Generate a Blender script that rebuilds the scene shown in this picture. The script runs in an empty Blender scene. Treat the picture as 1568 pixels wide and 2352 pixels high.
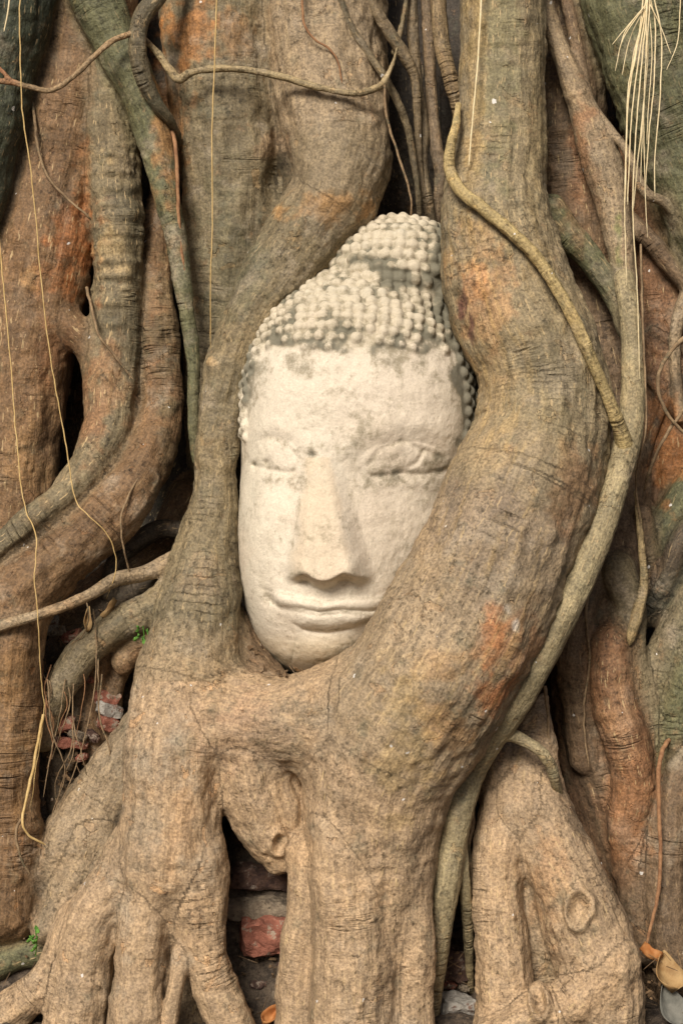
import bpy, bmesh, math, random, time
import numpy as np
from mathutils import Vector

random.seed(7); np.random.seed(7)
T0 = time.time()
C = bpy.context.scene.collection
scene = bpy.context.scene

# ------------------------------------------------------------------ camera, world, sun, exposure
CAM_D, CAM_Z = 4.0, 1.12
cam = bpy.data.cameras.new('camera'); camo = bpy.data.objects.new('camera', cam); C.objects.link(camo)
camo.location = (0, -CAM_D, CAM_Z); camo.rotation_euler = (math.radians(90), 0, 0)
cam.sensor_fit = 'VERTICAL'; cam.sensor_height = 24.0; cam.lens = 24.0 * CAM_D / 2.352
cam.clip_end = 2000; cam.clip_start = 0.05
scene.camera = camo
SUN_EL, SUN_AZ = math.radians(34), math.radians(199)      # azimuth clockwise from +Y: behind the camera, a little to the left
w = bpy.data.worlds.new('World'); scene.world = w; w.use_nodes = True
nt = w.node_tree; bg = nt.nodes['Background']
sky = nt.nodes.new('ShaderNodeTexSky'); sky.sky_type = 'NISHITA'; sky.sun_disc = False
sky.sun_elevation = SUN_EL; sky.sun_rotation = SUN_AZ; sky.dust_density = 4.0; sky.ozone_density = 0.6; sky.air_density = 0.8
nt.links.new(sky.outputs[0], bg.inputs[0]); bg.inputs[1].default_value = 0.05
sl = bpy.data.lights.new('sun', 'SUN'); so = bpy.data.objects.new('sun', sl); C.objects.link(so)
sl.energy = 3.6; sl.angle = math.radians(22); sl.color = (1.0, 0.92, 0.82)
sd = Vector((math.sin(SUN_AZ) * math.cos(SUN_EL), math.cos(SUN_AZ) * math.cos(SUN_EL), math.sin(SUN_EL)))
so.rotation_euler = sd.to_track_quat('Z', 'Y').to_euler(); so.location = sd * 10
scene.view_settings.view_transform = 'Standard'; scene.view_settings.look = 'None'
scene.view_settings.exposure = 0.38; scene.view_settings.gamma = 1.0
scene.cycles.max_bounces = 6

# ------------------------------------------------------------------ helpers
def sc(d): return (CAM_D - d) / CAM_D
def W(px, py, d):
    """a place d metres in front of the tree's reference plane"""
    s = sc(d); return ((px - 784) / 1000 * s, -d, CAM_Z + (1176 - py) / 1000 * s)
def to_px(P):
    s = (CAM_D + P[:, 1]) / CAM_D
    return P[:, 0] / s * 1000 + 784, 1176 - (P[:, 2] - CAM_Z) / s * 1000

_G = np.array([[1,1,0],[-1,1,0],[1,-1,0],[-1,-1,0],[1,0,1],[-1,0,1],[1,0,-1],[-1,0,-1],[0,1,1],[0,-1,1],[0,1,-1],[0,-1,-1],[1,1,0],[-1,1,0],[0,-1,1],[0,-1,-1]], np.float32)
_P = np.random.RandomState(3).permutation(256); _P = np.concatenate([_P, _P, _P])
def perlin(P):
    P = np.asarray(P, np.float32); i = np.floor(P).astype(np.int64); f = P - i; i &= 255
    u = f * f * f * (f * (f * 6 - 15) + 10); out = 0
    for dx in (0, 1):
        wx = u[:, 0] if dx else 1 - u[:, 0]
        for dy in (0, 1):
            wy = u[:, 1] if dy else 1 - u[:, 1]
            for dz in (0, 1):
                wz = u[:, 2] if dz else 1 - u[:, 2]
                h = _P[_P[_P[i[:, 0] + dx] + i[:, 1] + dy] + i[:, 2] + dz] & 15
                g = _G[h]
                out = out + wx * wy * wz * (g[:, 0] * (f[:, 0] - dx) + g[:, 1] * (f[:, 1] - dy) + g[:, 2] * (f[:, 2] - dz))
    return out
def fbm(P, o=3):
    r = 0; a = 1.0
    for k in range(o): r = r + a * perlin(P * 2 ** k + 17.3 * k); a *= .5
    return r
def sstep(a, b, x):
    t = np.clip((x - a) / (b - a), 0, 1); return t * t * (3 - 2 * t)

def catmull(pts, n):
    """dense points along a smooth curve; pts k x m"""
    p = np.array(pts, float); k = len(p)
    if k == 2: return p[0] + (p[1] - p[0]) * np.linspace(0, 1, n + 1)[:, None]
    e = np.vstack([2 * p[0] - p[1], p, 2 * p[-1] - p[-2]]); out = []
    for i in range(k - 1):
        a, b, c, d = e[i:i + 4]; t = np.linspace(0, 1, n, endpoint=False)[:, None]
        out.append(.5 * (2 * b + (c - a) * t + (2 * a - 5 * b + 4 * c - d) * t ** 2 + (3 * b - a - 3 * c + d) * t ** 3))
    out.append(p[-1:]); return np.vstack(out)

class Chain:
    def __init__(s, pts, k=.03, flat=1.0, thing=None, part='root', tint=(.3, .22, .14), label=None, n=6, ridge=1.0):
        P = [W(x, y, d) + (r / 1000 * sc(d),) for x, y, d, r in pts]
        q = catmull(P, n); s.p = q[:, :3].astype(np.float32); s.r = np.maximum(q[:, 3], .001).astype(np.float32)
        s.k, s.flat, s.thing, s.part, s.tint, s.label, s.ridge = k * (.55 if k <= .03 else .8), flat, thing, part, tint, label, ridge
        s.s0 = np.concatenate([[0], np.cumsum(np.linalg.norm(np.diff(s.p, axis=0), axis=1))]).astype(np.float32)
    def segs(s):
        for i in range(len(s.p) - 1): yield i, s.p[i], s.p[i + 1], s.r[i], s.r[i + 1]

def seg_dist(X, Y, Z, a, b, ra, rb, fl):
    """distance from points to a tapering capsule; depth squeezed by fl"""
    ab = (b - a).astype(np.float32); ab[1] /= fl; L = max(float(ab @ ab), 1e-9)
    x = X - a[0]; y = (Y - a[1]) / fl; z = Z - a[2]
    t = np.clip((x * ab[0] + y * ab[1] + z * ab[2]) / L, 0, 1)
    d = np.sqrt((x - t * ab[0]) ** 2 + (y - t * ab[1]) ** 2 + (z - t * ab[2]) ** 2) - (ra + (rb - ra) * t)
    return (d * min(1.0, fl) if fl < 1 else d), t

def smin(a, b, k):
    h = np.maximum(k - np.abs(a - b), 0) / k
    return np.minimum(a, b) - h * h * k * .25

def field(chains, lo, hi, h, extra=None):
    ax = [np.arange(lo[i], hi[i] + h, h, dtype=np.float32) for i in range(3)]
    F = np.full([len(a) for a in ax], 1.0, np.float32)
    def box(l, u):
        return tuple(slice(max(0, int((l[i] - lo[i]) / h)), max(0, min(len(ax[i]), int((u[i] - lo[i]) / h) + 2))) for i in range(3))
    for c in chains:
        m = max(.03, c.k * 1.2 + 2 * h); R = c.r.max() + m
        Rv = np.array([R, R * max(1, c.flat), R])
        bb = box(c.p.min(0) - Rv, c.p.max(0) + Rv)
        if any(b.stop <= b.start for b in bb): continue
        D = np.full([b.stop - b.start for b in bb], 1.0, np.float32)
        for i, a, b, ra, rb in c.segs():
            r = max(ra, rb) + m; rv = np.array([r, r * max(1, c.flat), r])
            sb = box(np.minimum(a, b) - rv, np.maximum(a, b) + rv)
            if any(q.stop <= q.start for q in sb): continue
            X, Y, Z = ax[0][sb[0]][:, None, None], ax[1][sb[1]][None, :, None], ax[2][sb[2]][None, None, :]
            d, _ = seg_dist(X, Y, Z, a, b, ra, rb, c.flat)
            v = tuple(slice(sb[j].start - bb[j].start, sb[j].stop - bb[j].start) for j in range(3))
            D[v] = np.minimum(D[v], d)
        F[bb] = smin(F[bb], D, c.k)
    if extra is not None: F = extra(F, ax)
    return F, ax

def surface_nets(F, ax, h):
    F = F.copy()
    F[0] = F[-1] = .5; F[:, 0] = F[:, -1] = .5; F[:, :, 0] = F[:, :, -1] = .5
    S = F < 0; n = S.shape
    cnt = np.zeros([k - 1 for k in n], np.uint8)
    for dx in (0, 1):
        for dy in (0, 1):
            for dz in (0, 1): cnt += S[dx:n[0] - 1 + dx, dy:n[1] - 1 + dy, dz:n[2] - 1 + dz]
    I = np.argwhere((cnt > 0) & (cnt < 8)); del cnt
    cid = np.full([k - 1 for k in n], -1, np.int32); cid[I[:, 0], I[:, 1], I[:, 2]] = np.arange(len(I))
    cor = [(a, b, c) for a in (0, 1) for b in (0, 1) for c in (0, 1)]
    V = np.stack([F[I[:, 0] + a, I[:, 1] + b, I[:, 2] + c] for a, b, c in cor], 1)
    acc = np.zeros((len(I), 3), np.float32); k = np.zeros(len(I), np.float32)
    for i in range(8):
        for j in range(i + 1, 8):
            df = [cor[j][q] - cor[i][q] for q in range(3)]
            if sum(abs(q) for q in df) != 1: continue
            m = (V[:, i] < 0) != (V[:, j] < 0)
            t = np.where(m, V[:, i] / np.where(m, V[:, i] - V[:, j], 1), 0)
            acc += np.where(m[:, None], np.array(cor[i], np.float32) + t[:, None] * np.array(df, np.float32), 0); k += m
    P = (I + acc / k[:, None]) * h + np.array([a[0] for a in ax])
    Q = []
    for a in range(3):
        b, c = (a + 1) % 3, (a + 2) % 3
        sl0 = [slice(None)] * 3; sl1 = [slice(None)] * 3; sl0[a] = slice(0, -1); sl1[a] = slice(1, None)
        E = np.argwhere(S[tuple(sl0)] != S[tuple(sl1)])
        E = E[(E[:, b] > 0) & (E[:, c] > 0) & (E[:, b] < n[b] - 1) & (E[:, c] < n[c] - 1)]
        q = []
        for ob, oc in ((0, 0), (-1, 0), (-1, -1), (0, -1)):
            e = E.copy(); e[:, b] += ob; e[:, c] += oc; q.append(cid[e[:, 0], e[:, 1], e[:, 2]])
        q = np.stack(q, 1); ins = S[E[:, 0], E[:, 1], E[:, 2]]
        q[~ins] = q[~ins][:, ::-1]
        Q.append(q)
    return P.astype(np.float32), np.vstack(Q)

def vnormals(P, Q):
    n = np.cross(P[Q[:, 2]] - P[Q[:, 0]], P[Q[:, 3]] - P[Q[:, 1]]); N = np.zeros_like(P)
    for j in range(4):
        for a in range(3): N[:, a] += np.bincount(Q[:, j], weights=n[:, a], minlength=len(P))
    return N / np.maximum(np.linalg.norm(N, axis=1), 1e-12)[:, None]

def relax(P, Q, it=2, f=.5):
    e = np.vstack([Q[:, [0, 1]], Q[:, [1, 2]], Q[:, [2, 3]], Q[:, [3, 0]]])
    dg = np.bincount(e.ravel(), minlength=len(P)).astype(np.float32)
    for _ in range(it):
        A = np.zeros_like(P)
        for a in range(3):
            A[:, a] = np.bincount(e[:, 0], weights=P[e[:, 1], a], minlength=len(P)) + np.bincount(e[:, 1], weights=P[e[:, 0], a], minlength=len(P))
        P = P + f * (A / np.maximum(dg, 1)[:, None] - P)
    return P

def near(chains, P):
    """per vertex the two nearest chains, their distances and their straightened bark coordinates"""
    N = len(P); d1 = np.full(N, 9., np.float32); d2 = d1.copy(); o1 = np.zeros(N, int); o2 = np.zeros(N, int)
    c1 = np.zeros((N, 3), np.float32); c2 = np.zeros((N, 3), np.float32)
    for ci, c in enumerate(chains):
        m = c.r.max() + .10
        idx = np.nonzero(np.all((P > c.p.min(0) - m) & (P < c.p.max(0) + m), axis=1))[0]
        if not len(idx): continue
        X, Y, Z = P[idx, 0], P[idx, 1], P[idx, 2]
        bd = np.full(len(idx), 9., np.float32); bs = np.zeros(len(idx), np.float32); bi = np.zeros(len(idx), int); bt = bs.copy()
        for i, a, b, ra, rb in c.segs():
            d, t = seg_dist(X, Y, Z, a, b, ra, rb, c.flat); k = d < bd
            bd[k] = d[k]; bi[k] = i; bt[k] = t[k]
        axp = c.p[bi] + (c.p[bi + 1] - c.p[bi]) * bt[:, None]
        s = c.s0[bi] + (c.s0[bi + 1] - c.s0[bi]) * bt
        off = P[idx] - axp; tan = c.p[bi + 1] - c.p[bi]; tan = tan / np.maximum(np.linalg.norm(tan, axis=1), 1e-9)[:, None]
        ref = np.where(np.abs(tan[:, 2:3]) > .4, np.array([[1., 0, 0]]), np.array([[0, 0, 1.]]))
        u = ref - tan * (ref * tan).sum(1)[:, None]; u /= np.maximum(np.linalg.norm(u, axis=1), 1e-9)[:, None]
        v = np.cross(tan, u)
        co = np.stack([s + 3.7 * ci, (off * u).sum(1), (off * v).sum(1)], 1).astype(np.float32)
        A = bd < d1[idx]; ia = idx[A]
        d2[ia] = d1[ia]; o2[ia] = o1[ia]; c2[ia] = c1[ia]
        d1[ia] = bd[A]; o1[ia] = ci; c1[ia] = co[A]
        B = (~A) & (bd < d2[idx]); ib = idx[B]
        d2[ib] = bd[B]; o2[ib] = ci; c2[ib] = co[B]
    nb = d2 > 8; c2[nb] = c1[nb]; o2[nb] = o1[nb]
    wB = .5 * (1 - sstep(0, .03, d2 - d1)); wB[nb] = 0
    return o1, o2, c1, c2, wB.astype(np.float32), d1

def tag(o, label=None, cat=None, group=None, kind=None):
    if label: o['label'] = label
    if cat: o['category'] = cat
    if group: o['group'] = group
    if kind: o['kind'] = kind
    return o
def empty(name, loc=(0, 0, 0)):
    o = bpy.data.objects.new(name, None); C.objects.link(o); o.location = loc; o.empty_display_size = .1; return o
def mesh_obj(name, P, Q, mat, parent=None, attrs=None, normals=None):
    me = bpy.data.meshes.new(name); Q = np.asarray(Q); P = np.asarray(P, np.float32); k = Q.shape[1]
    me.vertices.add(len(P)); me.vertices.foreach_set('co', P.ravel())
    me.loops.add(Q.size); me.loops.foreach_set('vertex_index', Q.ravel().astype(np.int32))
    me.polygons.add(len(Q)); me.polygons.foreach_set('loop_start', np.arange(0, Q.size, k, dtype=np.int32))
    me.update(calc_edges=True); me.validate()
    me.polygons.foreach_set('use_smooth', np.ones(len(me.polygons), bool))
    for nm, (tp, arr) in (attrs or {}).items():
        a = me.attributes.new(nm, tp, 'POINT')
        if tp == 'FLOAT_COLOR':
            arr = np.hstack([arr, np.ones((len(arr), 1))]); a.data.foreach_set('color', arr.astype(np.float32).ravel())
        elif tp == 'FLOAT_VECTOR': a.data.foreach_set('vector', arr.astype(np.float32).ravel())
        else: a.data.foreach_set('value', arr.astype(np.float32).ravel())
    if normals is not None: me.normals_split_custom_set_from_vertices(normals.tolist())
    if mat: me.materials.append(mat)
    o = bpy.data.objects.new(name, me); C.objects.link(o)
    if parent:
        o.parent = parent; o.matrix_parent_inverse = parent.matrix_world.inverted() if False else o.matrix_parent_inverse
        o.location = -parent.location
    return o

def tube(path, rad, sides=8, wob=0.0, seed=0):
    """a swept tube: path n x 3, rad n -> P, Q"""
    p = np.array(path, float); n = len(p); r = np.broadcast_to(np.array(rad, float), (n,))
    t = np.gradient(p, axis=0); t /= np.maximum(np.linalg.norm(t, axis=1), 1e-9)[:, None]
    u = np.cross(t[0], [0, 1, 0.3]); u /= max(np.linalg.norm(u), 1e-9); R = []
    for i in range(n):
        u = u - t[i] * (u @ t[i]); u /= max(np.linalg.norm(u), 1e-9); v = np.cross(t[i], u)
        a = np.arange(sides) / sides * 2 * math.pi
        R.append(p[i] + r[i] * (np.cos(a)[:, None] * u + np.sin(a)[:, None] * v))
    P = np.vstack(R)
    if wob:
        P = P + wob * np.stack([perlin(P * 40 + seed), perlin(P * 40 + seed + 9), perlin(P * 40 + seed + 23)], 1)
    Q = [(i * sides + j, i * sides + (j + 1) % sides, (i + 1) * sides + (j + 1) % sides, (i + 1) * sides + j) for i in range(n - 1) for j in range(sides)]
    # close both ends
    P = np.vstack([P, p[0], p[-1]]); c0, c1 = len(P) - 2, len(P) - 1
    Q += [(c0, (j + 1) % sides, j, j) for j in range(0)]
    return P, np.array(Q)

# ------------------------------------------------------------------ materials
def newmat(name, rough=.8, spec=.25):
    m = bpy.data.materials.new(name); m.use_nodes = True; b = m.node_tree.nodes['Principled BSDF']
    b.inputs['Roughness'].default_value = rough; b.inputs['Specular IOR Level'].default_value = spec
    return m, m.node_tree, b
class NB:
    """small node builder"""
    def __init__(s, nt): s.nt = nt
    def n(s, t, **kw):
        x = s.nt.nodes.new(t)
        for k, v in kw.items(): setattr(x, k, v)
        return x
    def lk(s, a, b): s.nt.links.new(a, b)
    def val(s, sock, v):
        if hasattr(v, 'is_linked') or hasattr(v, 'links'): s.lk(v, sock)
        else: sock.default_value = v
    def attr(s, name, out='Vector'): x = s.n('ShaderNodeAttribute'); x.attribute_name = name; return x.outputs[out]
    def noise(s, vec, scale, detail=3, rough=.55, dist=0):
        x = s.n('ShaderNodeTexNoise'); s.lk(vec, x.inputs['Vector']); x.inputs['Scale'].default_value = scale
        x.inputs['Detail'].default_value = detail; x.inputs['Roughness'].default_value = rough; x.inputs['Distortion'].default_value = dist
        return x.outputs['Fac']
    def voro(s, vec, scale, feature='F1', rnd=1.0):
        x = s.n('ShaderNodeTexVoronoi'); x.feature = feature; s.lk(vec, x.inputs['Vector']); x.inputs['Scale'].default_value = scale
        x.inputs['Randomness'].default_value = rnd; return x
    def mul(s, vec, v):
        x = s.n('ShaderNodeVectorMath'); x.operation = 'MULTIPLY'; s.lk(vec, x.inputs[0]); x.inputs[1].default_value = v; return x.outputs[0]
    def math(s, op, a, b=0.0, c=None, clamp=False):
        x = s.n('ShaderNodeMath'); x.operation = op; x.use_clamp = clamp; s.val(x.inputs[0], a); s.val(x.inputs[1], b)
        if c is not None: s.val(x.inputs[2], c)
        return x.outputs[0]
    def ramp(s, f, a, b, to=(0, 1)):
        x = s.n('ShaderNodeMapRange'); x.interpolation_type = 'SMOOTHSTEP'; s.lk(f, x.inputs[0]); x.inputs[1].default_value = a; x.inputs[2].default_value = b
        x.inputs[3].default_value, x.inputs[4].default_value = to; return x.outputs[0]
    def mixc(s, f, a, b, mode='MIX'):
        x = s.n('ShaderNodeMix'); x.data_type = 'RGBA'; x.blend_type = mode; s.val(x.inputs[0], f)
        for k, v in ((6, a), (7, b)):
            if isinstance(v, tuple): x.inputs[k].default_value = (*v, 1)
            else: s.lk(v, x.inputs[k])
        return x.outputs[2]
    def mixf(s, f, a, b):
        x = s.n('ShaderNodeMix'); x.data_type = 'FLOAT'; s.val(x.inputs[0], f); s.val(x.inputs[2], a); s.val(x.inputs[3], b); return x.outputs[0]
    def bump(s, h, strength, dist, prev=None):
        x = s.n('ShaderNodeBump'); s.lk(h, x.inputs['Height']); x.inputs['Strength'].default_value = strength; x.inputs['Distance'].default_value = dist
        if prev is not None: s.lk(prev, x.inputs['Normal'])
        return x.outputs[0]

def bark_material(name='bark', fine=1.0):
    m, nt, b = newmat(name, .66, .3); g = NB(nt)
    A, B, wv = g.attr('bka'), g.attr('bkb'), g.attr('bkw', 'Fac'); tint = g.attr('tint', 'Color')
    pos = g.n('ShaderNodeTexCoord').outputs['Object']
    bv = g.attr('bvar', 'Fac')
    def both(f): return g.mixf(wv, f(A), f(B))
    streak = both(lambda c: g.noise(g.mul(c, (9, 75, 75)), 1, 4, .6))
    ring = both(lambda c: g.noise(g.mul(c, (120, 14, 14)), 1, 3, .6))
    ringm = g.ramp(g.noise(pos, 6, 2), .5, .68)
    mott = g.noise(pos, 9, 5, .65); mott2 = g.noise(pos, 23, 5, .7); grain = g.noise(pos, 170, 3, .7); grain2 = g.noise(pos, 75, 4, .7)
    col = g.mixc(g.ramp(streak, .35, .7), g.mixc(1.0, tint, (.80, .79, .77), 'MULTIPLY'), g.mixc(1.0, tint, (1.16, 1.14, 1.08), 'MULTIPLY'))
    big = g.noise(pos, 5, 4, .6)
    col = g.mixc(g.math('MULTIPLY', g.ramp(big, .35, .5, (1, 0)), .55), col, g.mixc(1.0, col, (.62, .64, .66), 'MULTIPLY'))   # older grey bark
    col = g.mixc(g.math('MULTIPLY', g.ramp(big, .52, .66), .5), col, g.mixc(1.0, col, (1.22, 1.14, 1.04), 'MULTIPLY'))   # fresher pinkish bark
    col = g.mixc(g.math('MULTIPLY', g.ramp(mott, .52, .72), g.math('SUBTRACT', .75, g.math('MULTIPLY', bv, .6))), col, (.36, .30, .22))            # pale dry bark
    col = g.mixc(g.math('MULTIPLY', g.ramp(mott2, .58, .72), .38), col, (.34, .20, .10))             # rusty inner bark
    col = g.mixc(g.math('MULTIPLY', g.ramp(g.noise(pos, 14, 5, .7), .55, .7), .42), col, (.10, .105, .07))  # algae film
    col = g.mixc(g.math('MULTIPLY', g.ramp(grain2, .52, .66), g.math('ADD', .35, g.math('MULTIPLY', g.ramp(g.noise(pos, 3.5, 2), .4, .6), .6))), col, g.mixc(1.0, col, (.40, .39, .37), 'MULTIPLY'))
    col = g.mixc(g.ramp(grain, .3, .72), g.mixc(1.0, col, (.62, .62, .62), 'MULTIPLY'), g.mixc(1.0, col, (1.32, 1.31, 1.29), 'MULTIPLY'))
    fleck = both(lambda c: g.noise(g.mul(c, (38, 190, 190)), 1, 2, .5))
    col = g.mixc(g.math('MULTIPLY', g.ramp(fleck, .62, .72), g.math('MULTIPLY', bv, .9)), col, (.52, .38, .20))           # pale lenticels
    wob = g.n('ShaderNodeTexNoise'); g.lk(pos, wob.inputs['Vector']); wob.inputs['Scale'].default_value = 90
    wp = g.n('ShaderNodeVectorMath'); wp.operation = 'MULTIPLY_ADD'; g.lk(wob.outputs['Color'], wp.inputs[0]); wp.inputs[1].default_value = (.014, .014, .014); g.lk(pos, wp.inputs[2])
    v = g.voro(wp.outputs[0], 26); dots = g.math('LESS_THAN', v.outputs['Distance'], g.math('MULTIPLY', g.ramp(v.outputs['Color'], .6, 1.0), .15))
    col = g.mixc(g.math('MULTIPLY', dots, .85), col, (.68, .66, .62))                            # bird lime and lichen specks
    wr = both(lambda c: g.noise(g.mul(c, (28, 3, 3)), 1, 2, .5, .3))
    cr = g.math('MULTIPLY', g.ramp(g.math('ABSOLUTE', g.math('SUBTRACT', wr, .5)), .0, .04, (1, 0)), g.ramp(g.noise(pos, 6, 3), .56, .7))   # wrinkles across the root
    col = g.mixc(g.math('MULTIPLY', cr, g.math('SUBTRACT', .42, g.math('MULTIPLY', bv, .36), clamp=True)), col, g.mixc(1.0, col, (.36, .33, .30), 'MULTIPLY'))
    fk = g.noise(pos, 17, 4, .62, .6); flake = g.ramp(fk, .635, .65)                                # flaked off scars with a hard edge
    col = g.mixc(g.math('MULTIPLY', flake, g.math('SUBTRACT', .9, g.math('MULTIPLY', bv, .8))), col, g.mixc(1.0, col, (1.35, 1.18, 1.02), 'MULTIPLY'))
    rim = g.math('MULTIPLY', g.ramp(g.math('ABSOLUTE', g.math('SUBTRACT', fk, .64)), .0, .008, (1, 0)), .55)
    col = g.mixc(rim, col, g.mixc(1.0, col, (.36, .32, .28), 'MULTIPLY'))
    wart = g.math('MULTIPLY', g.ramp(g.voro(pos, 30).outputs['Distance'], .0, .35, (1, 0)), g.ramp(g.noise(pos, 5, 2), .52, .62))
    g.lk(col, b.inputs['Base Color'])
    h = g.math('ADD', g.math('MULTIPLY', streak, .5), g.math('MULTIPLY', g.math('MULTIPLY', ring, ringm), 1.0))
    h = g.math('ADD', h, g.math('MULTIPLY', grain2, .26)); h = g.math('SUBTRACT', h, g.math('MULTIPLY', cr, .8)); h = g.math('SUBTRACT', h, g.math('MULTIPLY', flake, .35)); h = g.math('ADD', h, g.math('MULTIPLY', wart, .5))
    n1 = g.bump(h, .8, .010 * fine)
    n2 = g.bump(g.math('ADD', grain, g.math('MULTIPLY', fleck, .5)), .6, .003 * fine, n1)
    g.lk(n2, b.inputs['Normal'])
    return m
BARK = bark_material('bark')

def stone_material():
    m, nt, b = newmat('weathered_stone', .8, .2); g = NB(nt); pos = g.n('ShaderNodeTexCoord').outputs['Object']
    tint = g.attr('tint', 'Color'); moss = g.attr('moss', 'Fac')
    n1 = g.noise(pos, 12, 6, .7); n2 = g.noise(pos, 60, 5, .75); n3 = g.noise(pos, 220, 3, .7)
    col = g.mixc(g.math('MULTIPLY', g.ramp(n1, .48, .7), .5), tint, (.50, .47, .38)); col = g.mixc(g.math('MULTIPLY', g.ramp(g.noise(pos, 6, 4, .6), .5, .68), .3), col, (.70, .55, .42))
    col = g.mixc(g.math('MULTIPLY', g.ramp(n2, .55, .75), .5), col, (.42, .36, .27)); col = g.mixc(g.math('MULTIPLY', g.ramp(g.noise(g.mul(pos, (40, 40, 7)), 1, 4, .6), .54, .7), .35), col, (.46, .40, .30))
    col = g.mixc(g.ramp(n3, .25, .75), g.mixc(1.0, col, (.86, .86, .85), 'MULTIPLY'), g.mixc(1.0, col, (1.08, 1.08, 1.07), 'MULTIPLY'))
    mm = g.math('MULTIPLY', g.ramp(g.math('ADD', moss, g.math('MULTIPLY', g.math('SUBTRACT', n2, .5), 2.0)), .17, .95), .85)
    col = g.mixc(mm, col, g.mixc(g.ramp(moss, .45, 1.1), (.265, .225, .15), (.10, .097, .068)))
    v = g.voro(pos, 30); dots = g.math('LESS_THAN', v.outputs['Distance'], g.math('MULTIPLY', g.ramp(v.outputs['Color'], .82, 1.0), .10))
    col = g.mixc(g.math('MULTIPLY', dots, .7), col, (.12, .12, .12))
    g.lk(col, b.inputs['Base Color'])
    g.lk(g.bump(n3, .25, .003, g.bump(g.math('ADD', n2, g.math('MULTIPLY', n1, 1.0)), .5, .006)), b.inputs['Normal'])
    return m
STONE = stone_material()

def simple_material(name, ca, cb, scale=40, rough=.8, bumpd=.003, cc=None, stretch=None):
    m, nt, b = newmat(name, rough); g = NB(nt); pos = g.n('ShaderNodeTexCoord').outputs['Object']
    if stretch: pos = g.mul(pos, stretch)
    n = g.noise(pos, scale, 5, .7); col = g.mixc(g.ramp(n, .35, .65), ca, cb)
    if cc: col = g.mixc(g.ramp(g.noise(pos, scale * .45, 5, .75), .55, .62), col, cc)
    g.lk(col, b.inputs['Base Color']); g.lk(g.bump(g.noise(pos, scale * 2.5, 4, .7), .7, bumpd), b.inputs['Normal'])
    return m
SOIL = simple_material('dark_soil', (.042, .033, .026), (.125, .095, .068), 45, .95, .02, (.16, .12, .085))
BRICK = simple_material('red_brick', (.20, .075, .05), (.30, .12, .08), 55, .95, .010, (.30, .24, .18))
DARKBRICK = simple_material('sooty_brick', (.05, .03, .025), (.12, .07, .05), 60, .9, .010, (.25, .20, .16))
MORTAR = simple_material('old_mortar', (.20, .18, .155), (.36, .34, .30), 60, .9, .006, (.16, .10, .075))
DULL = simple_material('earthy_mortar', (.14, .11, .08), (.25, .20, .14), 50, .9, .008, (.09, .07, .05))
LITTER = simple_material('leaf_crumbs', (.07, .045, .025), (.22, .14, .075), 18, .9, .002, (.30, .24, .18))
FIBRE = simple_material('straw_fibre', (.62, .50, .29), (.74, .63, .40), 60, .6, .001)
THREAD = simple_material('ochre_fibre', (.46, .31, .12), (.58, .42, .19), 60, .6, .001)
VINEM = simple_material('brown_vine_bark', (.17, .115, .065), (.30, .21, .12), 60, .85, .003, (.12, .10, .06))
REDROOT = simple_material('rusty_rootlet', (.20, .10, .05), (.33, .18, .09), 60, .85, .002)
DRYLEAF = simple_material('dry_leaf', (.24, .14, .055), (.36, .24, .11), 25, .7, .002)
RUSTLEAF = simple_material('rust_leaf', (.30, .11, .03), (.40, .19, .07), 25, .7, .002)
GREYLEAF = simple_material('grey_leaf', (.10, .10, .085), (.17, .165, .14), 25, .8, .002)
GREEN = simple_material('fresh_leaf', (.055, .15, .02), (.11, .24, .04), 25, .5, .001)

# ------------------------------------------------------------------ tree roots
TAN = (.40, .29, .185); GREY = (.30, .23, .15); BRN = (.175, .12, .074); ORG = (.36, .19, .085); GRN = (.125, .125, .068); DKG = (.055, .062, .04)
OLV = (.20, .163, .10); DKB = (.085, .065, .045); RED = (.22, .118, .062)
LBR = (.20, .122, .064); CH = []  # BRN, OLV and LBR darkened to stand in for light falling off
def ch(thing, part, tint, pts, k=.03, flat=1.0, label=None, **kw):
    CH.append(Chain(pts, k, flat, thing, part, tint, label, **kw))
M, L, R = 'main', 'left', 'right'
# -- central tree: upper trunk
ch(M, 'trunk', OLV, [(505, -260, -.16, 150), (505, 0, -.16, 138), (515, 220, -.15, 128), (535, 430, -.15, 118), (530, 640, -.16, 105), (500, 850, -.18, 80), (490, 1050, -.2, 60)], .03, label='mottled left half of the upper trunk with orange bark')
ch(M, 'trunk', GREY, [(740, -260, -.13, 150), (740, 0, -.12, 145), (755, 180, -.10, 135), (775, 340, -.06, 122), (760, 440, -.03, 112)], .03, label='grey upper trunk bending left above the head')
ch(M, 'root', OLV, [(775, 380, -.05, 118), (745, 465, -.03, 108), (690, 550, -.02, 92), (620, 660, -.01, 78), (560, 770, .0, 64), (525, 870, .01, 58), (503, 980, .02, 53), (494, 1090, .03, 53), (487, 1190, .04, 62), (470, 1300, .06, 80), (455, 1420, .08, 100), (440, 1540, .10, 118)], .03, label='slim root running down the left of the stone face')
ch(M, 'root', TAN, [(445, 1500, .09, 100), (420, 1620, .12, 120), (400, 1740, .15, 122), (395, 1860, .17, 116), (388, 1970, .18, 120), (384, 2080, .14, 108), (380, 2220, .08, 100)], .04, label='broad left leg of the main root')
ch(M, 'root', TAN, [(335, 1930, .17, 76), (285, 2010, .18, 70), (222, 2110, .18, 66), (192, 2220, .18, 66), (178, 2330, .18, 72), (150, 2480, .18, 80)], .022)
ch(M, 'root', TAN, [(360, 1960, .19, 80), (338, 2080, .21, 66), (325, 2200, .22, 60), (315, 2330, .23, 62), (310, 2480, .23, 68)], .02)
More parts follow.
